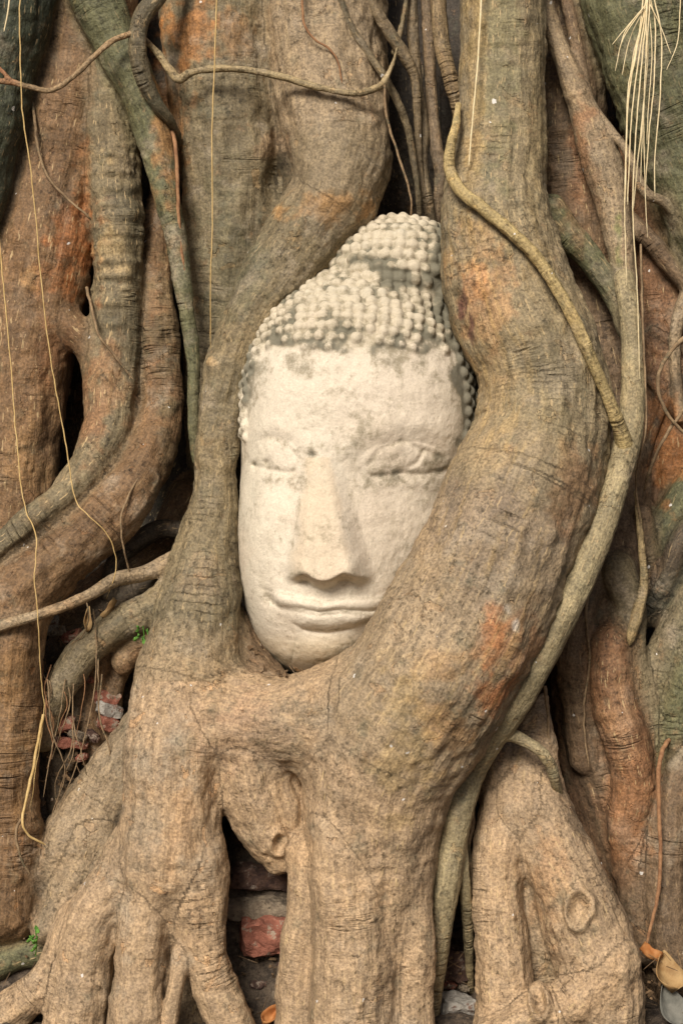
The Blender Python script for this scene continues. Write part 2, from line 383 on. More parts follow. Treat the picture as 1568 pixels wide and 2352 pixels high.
ch(M, 'root', TAN, [(435, 1960, .19, 88), (455, 2080, .21, 68), (464, 2170, .22, 56), (492, 2260, .22, 50), (530, 2350, .22, 50), (590, 2480, .22, 53)], .02)
ch(M, 'root', TAN, [(418, 2190, .24, 26), (405, 2260, .25, 20), (392, 2330, .25, 20), (380, 2440, .25, 22)], .012)
ch(M, 'root', TAN, [(375, 2230, .2, 30), (365, 2330, .2, 30), (370, 2460, .2, 32)], .012)
ch(M, 'root', TAN, [(180, 2120, .14, 55), (120, 2230, .15, 42), (50, 2300, .15, 46), (-40, 2370, .15, 52)], .04)
ch(M, 'root', GREY, [(390, 1600, -.02, 55), (325, 1700, -.01, 64), (258, 1800, -.0, 74), (200, 1890, .01, 80), (135, 1965, .03, 66), (50, 2030, .03, 56), (-80, 2100, .03, 60)], .012, label='root sloping down to the left in front of the rubble')
ch(M, 'root', GREY, [(215, 1920, .03, 74), (175, 2020, .05, 64), (140, 2090, .07, 48), (110, 2130, .08, 38)], .03)
ch(M, 'root', GRN, [(130, 2180, .06, 34), (60, 2190, .06, 32), (-40, 2230, .06, 38)], .03, label='mossy stub of root near the ground')
ch(M, 'trunk', OLV, [(640, -260, -.2, 80), (640, 100, -.2, 80), (640, 330, -.17, 72), (625, 480, -.16, 70), (600, 600, -.16, 60)], .04)
# -- root hugging the right of the face
ch(M, 'root', (.26, .21, .13), [(1160, -260, .06, 98), (1155, 0, .06, 98), (1152, 200, .07, 98), (1148, 360, .08, 106), (1137, 480, .10, 124), (1152, 600, .11, 140), (1188, 720, .12, 150), (1232, 820, .13, 146), (1247, 920, .14, 150), (1236, 1020, .16, 156), (1200, 1130, .19, 168)], .04, label='thick root curving down past the right cheek')
ch(M, 'root', GREY, [(1200, 1130, .19, 168), (1145, 1260, .22, 178), (1080, 1400, .23, 186), (1008, 1530, .23, 190), (925, 1650, .22, 188)], .05, label='swollen root lying across the right cheek and jaw')
ch(M, 'root', TAN, [(925, 1650, .20, 180), (872, 1780, .20, 174), (858, 1920, .19, 156), (856, 2060, .18, 140), (850, 2200, .17, 130), (845, 2330, .17, 130), (840, 2490, .17, 135)], .05, label='wide central leg of the main root')
ch(M, 'root', TAN, [(790, 1900, .25, 85), (800, 2050, .27, 84), (805, 2200, .27, 88), (800, 2350, .27, 92), (800, 2490, .27, 95)], .035)
ch(M, 'root', TAN, [(930, 1880, .24, 66), (940, 2050, .24, 56), (946, 2200, .24, 50), (945, 2350, .24, 50), (940, 2490, .24, 56)], .025)
ch(M, 'root', TAN, [(720, 1960, .2, 60), (708, 2080, .2, 50), (690, 2200, .19, 50), (684, 2350, .19, 52), (680, 2490, .19, 54)], .025)
ch(M, 'root', TAN, [(430, 1620, .13, 105), (540, 1648, .15, 104), (650, 1660, .17, 104), (780, 1650, .19, 130)], .06, label='root saddle fused under the chin')
ch(M, 'root', BRN, [(480, 1400, .02, 75), (540, 1520, .05, 78), (620, 1610, .08, 74), (720, 1640, .10, 84)], .03)
ch(M, 'root', TAN, [(575, 1690, .15, 98), (594, 1800, .14, 98), (622, 1885, .14, 86), (648, 1955, .15, 52)], .025, label='fold of bark hanging over the hole')
# -- right leg group
ch(M, 'root', TAN, [(1245, 1610, .02, 20), (1222, 1680, .05, 48), (1200, 1770, .08, 78), (1200, 1860, .11, 88)], .02, label='pointed top of the forked right leg')
ch(M, 'root', TAN, [(1170, 1800, .09, 68), (1150, 1930, .13, 60), (1143, 2060, .15, 58), (1155, 2180, .16, 62), (1160, 2280, .16, 70), (1150, 2480, .16, 86)], .02, label='straight prong of the forked right leg')
ch(M, 'root', TAN, [(1215, 1800, .10, 68), (1250, 1910, .13, 80), (1298, 2010, .15, 86), (1340, 2120, .16, 98), (1372, 2230, .17, 100), (1374, 2350, .17, 104), (1370, 2490, .17, 112)], .02, label='right prong of the forked leg with an oval knot')
ch(M, 'root', TAN, [(1400, 2210, .2, 72), (1320, 2300, .22, 64), (1230, 2340, .22, 62), (1160, 2400, .22, 76)], .02)
ch(M, 'root', BRN, [(1140, 1710, .10, 40), (1138, 1770, .11, 46), (1122, 1820, .09, 34)], .01)
ch(M, 'root', GREY, [(1210, 1850, .07, 64), (1215, 2000, .08, 66), (1232, 2150, .07, 72), (1250, 2300, .02, 90), (1250, 2480, .02, 100)], .02, label='inner core of the forked right leg')
ch(M, 'root', GREY, [(390, 1950, .08, 105), (370, 2080, .08, 115), (360, 2220, .08, 120), (370, 2480, .08, 130)], .02, label='inner core of the left leg')
# -- left tree
ch(L, 'trunk', DKG, [(30, -260, -.02, 125), (20, 0, -.02, 112), (-5, 160, -.02, 92), (-40, 320, -.02, 92), (-90, 480, -.02, 95), (-180, 700, -.02, 95)], .02, label='dark green limb in the top left corner')
ch(L, 'trunk', LBR, [(200, -260, -.14, 125), (195, 0, -.14, 118), (170, 200, -.14, 112), (130, 400, -.14, 120), (90, 600, -.13, 128), (50, 800, -.12, 118), (40, 1000, -.11, 105), (30, 1180, -.1, 90), (0, 1400, -.1, 80)], .03, label='brown and rust coloured trunk')
ch(L, 'root', OLV, [(250, 130, -.09, 62), (256, 280, -.08, 62), (262, 430, -.07, 64), (272, 590, -.07, 58), (268, 740, -.07, 58), (256, 880, -.06, 62), (242, 1000, -.02, 58), (200, 1078, .03, 46), (110, 1172, .09, 34), (20, 1240, .11, 32), (-80, 1310, .11, 34)], .02, label='knobbly banded root')
ch(L, 'root', LBR, [(372, 400, -.2, 26), (356, 540, -.15, 34), (358, 700, -.11, 42), (366, 840, -.09, 47), (366, 960, -.06, 53), (330, 1075, .0, 62), (255, 1172, .04, 66), (150, 1268, .07, 74), (55, 1355, .08, 86), (22, 1480, .08, 82), (15, 1640, .07, 78), (15, 1800, .07, 78), (20, 1930, .06, 80), (10, 2080, .05, 85)], .02, label='smooth root sweeping down to the left edge')
ch(L, 'root', GRN, [(170, -200, -.02, 70), (215, -20, -.02, 62), (262, 90, -.02, 55), (318, 210, -.02, 48), (356, 330, -.02, 40), (384, 450, .0, 30), (408, 570, .0, 23), (428, 700, .0, 19), (445, 830, -.01, 16), (444, 960, -.02, 13), (448, 1060, -.03, 9)], .01, label='green root tapering diagonally down')
ch(L, 'root', LBR, [(70, 650, -.1, 60), (130, 720, -.07, 40), (190, 780, -.07, 36), (230, 840, -.07, 34)], .04)
ch(L, 'root', LBR, [(430, 1150, -.24, 50), (380, 1230, -.2, 40), (290, 1300, -.12, 36), (220, 1350, -.09, 34), (130, 1430, -.08, 36)], .03)
ch(L, 'root', GREY, [(400, 1290, .0, 26), (330, 1318, .03, 19), (265, 1332, .08, 17), (215, 1362, .13, 14), (150, 1392, .17, 13), (70, 1418, .18, 14), (-60, 1455, .17, 16)], .01, label='slender root crossing in front of the smooth one')
ch(L, 'root', OLV, [(420, 1340, .02, 42), (350, 1400, .03, 42), (280, 1432, .04, 42), (215, 1478, .04, 40), (160, 1545, .04, 38), (120, 1620, .02, 34), (100, 1700, .0, 30)], .015, label='olive root arching over the rubble')
ch(L, 'root', LBR, [(370, 1450, .0, 46), (310, 1480, .0, 42), (282, 1520, .01, 30)], .02, label='cut stub of root')
ch(L, 'root', DKB, [(370, 1340, -.05, 34), (300, 1360, -.05, 30), (220, 1420, -.06, 30), (120, 1500, -.08, 30)], .02)
ch(L, 'root', LBR, [(240, 1480, -.02, 34), (215, 1560, -.03, 30), (205, 1640, -.04, 28), (220, 1740, -.05, 30)], .015)
ch(L, 'root', DKB, [(160, 1570, -.05, 30), (120, 1660, -.05, 26), (125, 1760, -.05, 28), (140, 1850, -.05, 34)], .015)
ch(L, 'root', LBR, [(40, 1920, -.02, 60), (60, 1990, .0, 50), (40, 2060, .02, 50)], .03)
# -- right tree
ch(R, 'trunk', BRN, [(1300, -260, -.18, 95), (1300, 100, -.18, 95), (1310, 400, -.18, 90), (1340, 700, -.17, 90), (1400, 950, -.16, 90), (1420, 1200, -.14, 90)], .03, label='brown trunk seen between the roots')
ch(R, 'trunk', GRN, [(1420, -260, -.07, 125), (1450, -20, -.07, 118), (1500, 160, -.07, 112), (1570, 350, -.07, 112), (1650, 560, -.07, 115)], .02, label='mossy green limb leaning to the top right corner')
ch(R, 'trunk', RED, [(1530, 380, -.18, 120), (1520, 640, -.18, 110), (1540, 900, -.18, 110), (1540, 1150, -.18, 105)], .03, label='rusty trunk behind the hanging fibres')
ch(R, 'root', GREY, [(1225, -120, -.01, 22), (1250, 20, -.01, 23), (1292, 130, -.01, 24), (1330, 235, -.02, 32), (1368, 340, -.03, 46), (1400, 440, -.03, 42), (1418, 540, -.02, 33), (1432, 640, -.01, 26), (1440, 740, .02, 24)], .02, label='grey root that swells where two roots join')
ch(R, 'root', BRN, [(1270, -120, -.03, 14), (1300, 0, -.03, 15), (1325, 120, -.03, 15), (1345, 230, -.02, 16)], .02)
ch(R, 'root', GREY, [(1350, 240, -.02, 14), (1400, 300, .0, 11), (1440, 350, .01, 10), (1480, 440, .01, 14), (1530, 470, .0, 12), (1600, 560, -.02, 12)], .012)
ch(R, 'root', GRN, [(1262, 480, .01, 36), (1310, 545, .0, 34), (1365, 610, .0, 30), (1410, 680, .0, 26), (1440, 760, .02, 22)], .02, label='green root joining from the thick curved root')
ch(R, 'root', BRN, [(1400, 420, -.06, 24), (1440, 500, -.05, 22), (1490, 550, -.04, 22), (1540, 610, -.04, 24), (1640, 720, -.05, 28)], .015)
ch(R, 'root', GRN, [(1640, 1060, -.06, 40), (1560, 1160, -.06, 42), (1510, 1240, -.07, 38), (1480, 1330, -.08, 32)], .02)
ch(R, 'root', DKG, [(1640, 1240, -.05, 50), (1570, 1300, -.06, 46), (1500, 1380, -.06, 40), (1440, 1450, -.07, 30)], .02)
ch(R, 'root', OLV, [(1600, 1380, -.02, 52), (1545, 1480, -.02, 52), (1520, 1580, -.02, 40), (1515, 1660, -.03, 26)], .015, label='pair of teardrop shaped roots')
ch(R, 'root', GRN, [(1620, 1450, .0, 60), (1568, 1570, .0, 50), (1550, 1660, .0, 38), (1545, 1760, .0, 30)], .015)
ch(R, 'root', BRN, [(1440, 1050, -.1, 50), (1425, 1180, -.1, 58), (1410, 1300, -.08, 70), (1385, 1420, -.08, 86), (1372, 1550, -.09, 94), (1380, 1680, -.1, 98), (1420, 1800, -.1, 98), (1450, 1930, -.1, 95), (1490, 2060, -.09, 90), (1530, 2180, -.08, 80), (1560, 2330, -.07, 80)], .012, label='broad brown root behind the forked right leg')
ch(R, 'root', RED, [(1310, 1540, -.12, 42), (1315, 1680, -.12, 48), (1345, 1820, -.12, 52), (1390, 1950, -.12, 58), (1430, 2080, -.1, 60)], .03)
ch(R, 'root', OLV, [(1420, 1310, .01, 40), (1450, 1400, .01, 34), (1440, 1500, .0, 40), (1468, 1620, -.01, 40), (1486, 1720, -.03, 36), (1500, 1830, -.07, 34)], .04)
ch(R, 'root', BRN, [(1580, 1730, .0, 46), (1545, 1830, .02, 46), (1530, 1960, .03, 50), (1528, 2080, .03, 50), (1545, 2190, .03, 50), (1570, 2330, .02, 55)], .02, label='straight root at the right edge')
ch(R, 'root', DKB, [(1490, 870, -.08, 12), (1530, 920, -.07, 12), (1590, 990, -.06, 14)], .01)
ch(R, 'root', DKB, [(1600, 830, -.08, 11), (1540, 900, -.06, 11), (1500, 990, -.07, 10), (1480, 1060, -.08, 10)], .01)
ch(R, 'root', DKB, [(1500, 760, -.08, 10), (1550, 790, -.07, 12), (1620, 850, -.07, 12)], .01)
ch(R, 'root', BRN, [(1380, 1290, -.02, 34), (1335, 1380, .0, 40), (1318, 1490, .0, 42), (1325, 1610, -.02, 40), (1345, 1740, -.04, 40)], .02)
ch(R, 'root', RED, [(1400, 1480, .02, 46), (1405, 1590, .03, 50), (1435, 1700, .03, 52), (1455, 1800, .02, 50), (1440, 1900, .0, 46), (1450, 2000, -.02, 44)], .03)
ch(R, 'root', BRN, [(1500, 1890, .0, 40), (1470, 1980, .0, 46), (1465, 2080, -.01, 46), (1490, 2180, -.01, 44)], .02)
ch(R, 'root', DKB, [(1620, 1180, -.02, 26), (1560, 1250, -.02, 28), (1530, 1330, -.03, 24), (1490, 1400, -.05, 22)], .01)
ch(R, 'root', GREY, [(1600, 620, -.04, 16), (1560, 720, -.04, 16), (1548, 820, -.05, 14), (1560, 960, -.05, 14)], .01)
ch(R, 'root', BRN, [(1475, 1180, -.04, 22), (1495, 1300, -.05, 24), (1500, 1420, -.05, 22)], .01)
ch(L, 'root', DKB, [(440, 1225, -.1, 22), (370, 1215, -.08, 22), (300, 1255, -.06, 22), (262, 1300, -.04, 22), (250, 1360, -.03, 20)], .01)
ch(L, 'root', BRN, [(420, 1400, -.01, 24), (330, 1470, -.02, 24), (270, 1560, -.03, 22), (250, 1680, -.05, 22)], .01)
ch(L, 'root', DKB, [(240, 1440, -.0, 14), (190, 1530, .0, 13), (175, 1640, -.01, 13), (160, 1760, -.02, 14)], .008)
# roots that only the sides would show
ch(L, 'root', BRN, [(-250, -200, -.05, 100), (-260, 500, -.05, 110), (-240, 1200, -.02, 110), (-280, 1800, .0, 100), (-330, 2400, .05, 110)], .04)
ch(R, 'root', BRN, [(1800, -200, -.05, 110), (1790, 500, -.05, 110), (1780, 1200, -.02, 120), (1800, 1800, .0, 110), (1840, 2400, .05, 120)], .04)

H = 0.005
LO, HI = (-1.12, -.56, -.05), (1.12, .50, 2.60)
def backing(F, ax):
    # the solid heart of the tree behind the roots
    yw = .30 + .05 * np.sin(ax[0] * 9)[:, None] + .03 * np.sin(ax[2] * 5)[None, :]
    D = (yw[:, None, :] - ax[1][None, :, None]).astype(np.float32)
    D = np.maximum(D, (np.abs(ax[0]) - 1.02)[:, None, None]); D = np.maximum(D, (ax[1] - .46)[None, :, None])
    return smin(F, D, .04)
F, AX = field(CH, LO, HI, H, backing)
print('field', F.shape, round(time.time() - T0, 1))
VP, VQ = surface_nets(F, AX, H); del F
VP = relax(VP, VQ, 2, .4)
print('mesh', len(VP), len(VQ), round(time.time() - T0, 1))
o1, o2, ca, cb, wB, dist = near(CH, VP)
print('near', round(time.time() - T0, 1))
# sculpted relief: fluting along the roots, rings across them, lumps
def relief(c):
    flute = perlin(c * np.array([5, 26, 26]))
    flute2 = perlin(c * np.array([9, 55, 55]) + 5)
    ring = perlin(c * np.array([62, 7, 7]) + 31)
    return .0050 * flute + .0022 * flute2, ring
fa, ra_ = relief(ca); fb, rb_ = relief(cb)
VN = vnormals(VP, VQ)
px, py = to_px(VP)
lump = .008 * fbm(VP * 9, 3) + .0032 * fbm(VP * 34 + 7, 3)
ringmask = sstep(.0, .35, perlin(VP * 5 + 11))
RINGS = [(1120, 440, 130, 55, 1.3), (1290, 420, 60, 260, .6), (820, 440, 120, 50, 1.2), (265, 560, 80, 330, 2.5), (260, 930, 80, 120, .8), (375, 930, 50, 60, .7), (480, 1200, 70, 60, .8), (1530, 1980, 60, 180, 1.0), (1450, 1980, 80, 100, .7)]
for x, y, a, b, s in RINGS: ringmask = np.maximum(ringmask, s * np.exp(-((px - x) / a) ** 2 - ((py - y) / b) ** 2))
thin = np.clip(np.array([c.r.mean() for c in CH])[o1] / .06, .25, 1)
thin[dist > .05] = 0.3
disp = ((1 - wB) * fa + wB * fb) * thin + lump * thin + ringmask * .0034 * ((1 - wB) * ra_ + wB * rb_) * thin
# single knots, scars and holes: (x, y, radius, height, ring?)
KNOTS = [(1327, 2085, 42, .016, 1), (640, 1935, 26, .011, 1), (1240, 2310, 30, .020, 1), (640, 530, 40, -.0, 0), (250, 700, 40, .010, 0), (240, 860, 30, .010, 0), (300, 490, 36, .008, 0), (290, 620, 34, .008, 0), (490, 835, 20, .008, 0), (440, 1440, 16, -.008, 0), (700, 1592, 22, -.010, 0), (650, 395, 60, -.025, 0), (610, 340, 40, .012, 0), (1400, 1330, 40, .010, 0), (1310, 1340, 30, -.01, 0)]
nzk = fbm(VP * 20 + 9, 2)
for x, y, r, hgt, rg in KNOTS:
    q = np.hypot((px - x) / (r * .62), (py - y) / r); q = q * (1 + .25 * nzk)
    disp += hgt * (np.exp(-((q - 1) / .30) ** 2) - 1.1 * np.exp(-(q / .55) ** 2) + .5 * np.exp(-(q / .2) ** 2) if rg else np.exp(-q * q)) * (VN[:, 1] < .3)
VP = VP + VN * disp[:, None]
VN = vnormals(VP, VQ)
tints = np.array([c.tint for c in CH], np.float32)
TC = (1 - wB)[:, None] * tints[o1] + wB[:, None] * tints[o2]
TC[dist > .05] = (.05, .04, .03)  # backing coloured near black, painting the deep shade of the gaps
bvr = np.random.RandomState(9).uniform(.05, .95, len(CH)); BV = (1 - wB) * bvr[o1] + wB * bvr[o2]
# large stains and bark patches, plus dark strips painting some roots' shaded right sides: x, y, rx, ry, colour, strength
PATCH = [(1115, 690, 75, 130, (.44, .235, .11), .7), (1095, 650, 30, 60, (.52, .25, .10), .8), (1090, 560, 60, 60, (.40, .25, .12), .6), (1130, 850, 60, 160, (.38, .26, .13), .5), (1090, 1050, 60, 80, (.36, .27, .15), .5),
         (440, 60, 70, 90, (.50, .21, .06), .9), (390, 300, 40, 200, (.40, .19, .07), .8), (530, 80, 60, 60, (.40, .19, .07), .5), (170, 560, 60, 130, (.42, .16, .055), .9), (130, 640, 60, 60, (.38, .15, .05), .6),
         (190, 420, 30, 120, (.36, .16, .06), .7), (760, 480, 130, 35, (.46, .24, .08), .7), (1165, 1490, 75, 90, (.40, .185, .08), .7), (1110, 1590, 60, 55, (.50, .17, .05), .8), (1000, 1640, 60, 50, (.42, .24, .10), .5), (1040, 1690, 60, 60, (.40, .22, .09), .5),
         (1010, 1530, 60, 40, (.46, .28, .13), .6), (920, 1700, 70, 160, (.46, .33, .15), .6), (1150, 1250, 160, 140, (.17, .135, .10), .75), (1060, 1180, 120, 90, (.26, .20, .15), .5), (1330, 1120, 60, 130, (.32, .15, .06), .6), (1270, 900, 60, 200, (.19, .16, .09), .6),
         (1000, 1420, 120, 90, (.40, .31, .21), .5), (690, 1640, 70, 60, (.13, .12, .09), .7), (640, 1700, 60, 80, (.20, .17, .12), .5), (560, 1690, 100, 90, (.46, .31, .20), .6), (430, 1650, 70, 60, (.44, .30, .19), .5), (330, 1900, 60, 80, (.19, .17, .13), .6), (300, 1760, 50, 80, (.22, .19, .14), .5), (420, 1880, 40, 120, (.40, .24, .12), .5),
         (250, 370, 40, 30, (.44, .33, .17), .8), (250, 560, 40, 40, (.40, .30, .15), .7), (270, 620, 45, 14, (.46, .34, .18), .8), (300, 480, 40, 80, (.10, .09, .06), .6), (60, 640, 35, 30, (.45, .27, .12), .8), (490, 832, 18, 18, (.60, .42, .22), 1), (620, 330, 50, 40, (.36, .24, .15), .6), (520, 560, 60, 200, (.16, .15, .09), .6), (590, 620, 40, 80, (.15, .145, .09), .6),
         (1140, 150, 50, 300, (.15, .15, .075), .7), (1090, 200, 26, 300, (.36, .25, .11), .7), (1230, 300, 26, 220, (.28, .21, .10), .5), (1440, 1850, 60, 160, (.38, .19, .09), .6), (1420, 1640, 50, 120, (.36, .22, .12), .6), (1330, 1800, 40, 150, (.12, .085, .06), .6), (1265, 2010, 40, 120, (.40, .21, .09), .5), (1330, 2085, 50, 55, (.46, .34, .21), .5),
         (1530, 1000, 50, 120, (.40, .17, .055), .9), (1500, 900, 40, 60, (.20, .12, .07), .6), (1330, 420, 50, 160, (.25, .14, .075), .7), (1330, 330, 24, 120, (.36, .16, .07), .5), (240, 900, 60, 120, (.33, .16, .07), .7), (200, 960, 50, 100, (.24, .12, .06), .5), (130, 800, 60, 80, (.26, .12, .055), .6), (30, 1650, 45, 220, (.36, .21, .09), .6), (60, 1050, 60, 120, (.30, .19, .09), .6),
         (380, 760, 30, 200, (.17, .145, .08), .6), (390, 1050, 40, 110, (.10, .085, .05), .7), (310, 640, 20, 300, (.09, .08, .05), .6), (120, 1350, 60, 100, (.33, .21, .11), .5), (250, 1500, 40, 60, (.34, .25, .15), .5), (1165, 1400, 12, 16, (.75, .68, .58), 1), (1180, 1440, 9, 14, (.75, .7, .62), 1), (470, 1330, 50, 60, (.42, .31, .20), .5), (1420, 560, 10, 60, (.20, .24, .07), .8), (1058, 700, 9, 45, (.14, .065, .05), 1.3), (1082, 755, 9, 40, (.14, .065, .05), 1.3), (1140, 1440, 26, 60, (.44, .17, .06), .7), (560, 1620, 60, 50, (.44, .28, .17), .6), (760, 1700, 60, 60, (.40, .32, .23), .6)]
nz = fbm(VP * 16 + 3, 4); nz2 = fbm(VP * 45 + 3, 3)
for x, y, a, b, c, s in PATCH:
    q = np.hypot((px - x) / a, (py - y) / b); wgt = .68 * s * sstep(1.2, .42, q + .8 * nz + .5 * nz2)
    TC += wgt[:, None] * (np.array(c) - TC)
# the streaked yellow fibre lines on the curved root
ln = sstep(.18, .34, perlin(ca * np.array([4, 85, 85]))) * ((px > 1000) & (py > 480) & (py < 1800) & (px < 1420))
TC += (.2 * ln * (1 - sstep(1180, 1330, px)))[:, None] * (np.array((.52, .36, .14)) - TC)

# one fused surface, shared out among the three trees' trunks and roots
THINGS = {}
def tree_thing(key, loc, label):
    o = empty('fig_tree', loc); tag(o, label, 'tree'); THINGS[key] = o
tree_thing('main', (0.05, -.1, 0), 'central fig tree whose thick tan roots grip the stone head')
tree_thing('left', (-.6, 0, 0), 'fig tree with a knobbly banded root and a green root tapering diagonally')
tree_thing('right', (.65, 0, 0), 'fig tree with mossy green limb behind the bunch of straw coloured fibres')
# -- face ownership; small islands go to a neighbour
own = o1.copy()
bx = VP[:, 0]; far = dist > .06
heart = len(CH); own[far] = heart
def fowner():
    q = own[VQ]; m = q[:, 0].copy(); m = np.where((q[:, 1] == q[:, 2]), q[:, 1], m); m = np.where(q[:, 2] == q[:, 3], q[:, 2], m); return m
e = np.vstack([VQ[:, [0, 1]], VQ[:, [1, 2]], VQ[:, [2, 3]], VQ[:, [3, 0]]])
def components(lab):
    c = np.arange(len(VP)); same = lab[e[:, 0]] == lab[e[:, 1]]; a, b = e[same].T
    for _ in range(400):
        m = np.minimum(c[a], c[b]); c2 = c.copy(); np.minimum.at(c2, a, m); np.minimum.at(c2, b, m); c2 = c2[c2]
        if (c2 == c).all(): break
        c = c2
    return c
for _ in range(3):
    comp = components(own); sz = np.bincount(comp, minlength=len(VP))
    big = {}
    for l in np.unique(own):
        cs = np.unique(comp[own == l]); big[l] = cs[np.argmax(sz[cs])]
    bad = comp != np.array([big.get(l, -1) for l in range(heart + 1)])[own]
    if not bad.any(): break
    for _k in range(60):
        x = bad[e[:, 0]] & ~bad[e[:, 1]]; y = bad[e[:, 1]] & ~bad[e[:, 0]]
        if not (x.any() or y.any()): break
        own[e[x, 0]] = own[e[x, 1]]; own[e[y, 1]] = own[e[y, 0]]; bad[e[x, 0]] = False; bad[e[y, 1]] = False
fo = fowner()
for ci in range(heart + 1):
    q = VQ[fo == ci]
    if len(q) < 12: continue
    u, inv = np.unique(q, return_inverse=True)
    c = CH[ci] if ci < heart else None
    th = THINGS[c.thing if c else 'main']
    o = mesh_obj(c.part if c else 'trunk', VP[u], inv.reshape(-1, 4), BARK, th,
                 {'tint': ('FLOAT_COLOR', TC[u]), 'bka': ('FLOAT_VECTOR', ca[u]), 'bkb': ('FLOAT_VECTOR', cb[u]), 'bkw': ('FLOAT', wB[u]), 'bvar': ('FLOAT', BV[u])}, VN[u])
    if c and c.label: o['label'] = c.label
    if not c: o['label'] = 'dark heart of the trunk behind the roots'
print('tree', round(time.time() - T0, 1))

# ------------------------------------------------------------------ loose woody roots, each its own thing
def woody(name, label, cat, chains, h, seed, disp=.0012, group=None, tint_fn=None):
    lo = np.min([c.p.min(0) - c.r.max() for c in chains], 0) - .02; hi = np.max([c.p.max(0) + c.r.max() for c in chains], 0) + .02
    F, ax = field(chains, lo, hi, h); P, Q = surface_nets(F, ax, h); P = relax(P, Q, 2, .4)
    a1, a2, c1, c2, wb, d = near(chains, P); N = vnormals(P, Q)
    P = P + N * (disp * fbm(P * 45 + seed, 2) + disp * perlin(c1 * np.array([30, 90, 90])))[:, None]
    tn = np.array([c.tint for c in chains]); T = (1 - wb)[:, None] * tn[a1] + wb[:, None] * tn[a2]
    T = T * (1 + .25 * fbm(P * 12, 3))[:, None]
    o = mesh_obj(name, P, Q, BARK, None, {'tint': ('FLOAT_COLOR', T), 'bka': ('FLOAT_VECTOR', c1), 'bkb': ('FLOAT_VECTOR', c2), 'bkw': ('FLOAT', wb), 'bvar': ('FLOAT', np.full(len(P), .5))})
    return tag(o, label, cat, group)
def sc_(pts, tint, k=.012): return Chain(pts, k, 1.0, None, 'root', tint)
GB = (.30, .25, .15)
woody('climbing_root', 'long grey green climbing root running down from the fork to the ground', 'root', [
    sc_([(1432, 640, .05, 24), (1444, 720, .08, 25), (1451, 820, .11, 26), (1452, 920, .14, 29), (1440, 1010, .17, 33), (1420, 1090, .20, 30), (1388, 1190, .23, 33), (1338, 1310, .25, 37), (1285, 1420, .26, 38), (1228, 1530, .25, 38), (1172, 1620, .23, 42), (1120, 1690, .21, 42), (1080, 1770, .19, 36), (1052, 1860, .20, 36), (1035, 1950, .20, 34), (1022, 2040, .20, 34), (1012, 2110, .19, 30), (1004, 2190, .17, 26), (996, 2280, .14, 20), (990, 2380, .1, 14)], GB),
    sc_([(1140, 1675, .22, 20), (1190, 1695, .21, 15), (1235, 1722, .21, 14), (1262, 1755, .20, 14), (1278, 1810, .16, 12), (1290, 1870, .08, 10), (1300, 1930, .0, 8)], GB),
    sc_([(1046, 1900, .19, 24), (1062, 2000, .18, 16), (1070, 2080, .15, 14), (1075, 2160, .1, 12), (1078, 2240, .04, 10), (1080, 2320, .0, 9)], GB)], .004, 1)
YV = (.40, .31, .15)
woody('climbing_root', 'yellowish rope thin climbing root crossing the thick curved root', 'root', [
    sc_([(1052, 240, .13, 7), (1046, 290, .16, 10), (1034, 335, .18, 12), (1032, 385, .19, 14), (1055, 435, .22, 15), (1110, 480, .245, 15), (1170, 530, .26, 15), (1230, 590, .27, 15), (1280, 665, .27, 15), (1320, 740, .27, 15), (1355, 820, .26, 15), (1385, 890, .24, 14), (1408, 945, .23, 16), (1424, 990, .205, 18), (1436, 1030, .19, 22), (1440, 1070, .17, 22)], YV)], .004, 2)
woody('hanging_root', 'short dark vine hooking down beside the green diagonal root at the top', 'root', [
    sc_([(400, -60, .03, 20), (360, -5, .05, 22), (326, 40, .06, 21), (316, 110, .06, 21), (330, 180, .05, 20), (358, 235, .03, 17), (388, 275, -.0, 13), (408, 310, -.05, 9), (418, 350, -.1, 6)], (.13, .11, .07))], .005, 3)
woody('woody_vine', 'curved grey vine strung across the upper trunk', 'vine', [
    sc_([(330, 88, .03, 7), (362, 122, .02, 8), (390, 160, .02, 10), (412, 182, .02, 11), (440, 166, .03, 9), (495, 158, .03, 9), (560, 160, .04, 8.5), (630, 172, .05, 8.5), (700, 192, .06, 8.5), (765, 208, .07, 8), (820, 215, .07, 8), (862, 203, .06, 9), (882, 188, .04, 9), (900, 150, .02, 5), (912, 110, .0, 4)], (.30, .235, .135))], .0035, 4)
woody('woody_vine', 'thin bent twig in front of the green limb at the upper left edge', 'vine', [
    sc_([(-40, 186, .12, 6), (25, 188, .13, 7), (62, 198, .13, 7), (108, 208, .12, 7), (135, 200, .11, 7), (175, 170, .10, 6.5), (225, 122, .09, 7), (262, 92, .08, 7), (302, 78, .07, 7)], (.27, .19, .11)),
    sc_([(25, 186, .13, 6), (12, 170, .135, 5), (-20, 140, .14, 5)], (.36, .16, .08))], .003, 5)
woody('hanging_root', 'light root with a pointed tip dangling beside the dark gap at the right', 'root', [
    sc_([(1458, 1130, .06, 5), (1466, 1200, .06, 7), (1474, 1280, .06, 9), (1477, 1350, .06, 11), (1462, 1410, .06, 14), (1450, 1455, .06, 12), (1445, 1482, .055, 4)], (.34, .26, .14))], .0035, 6)
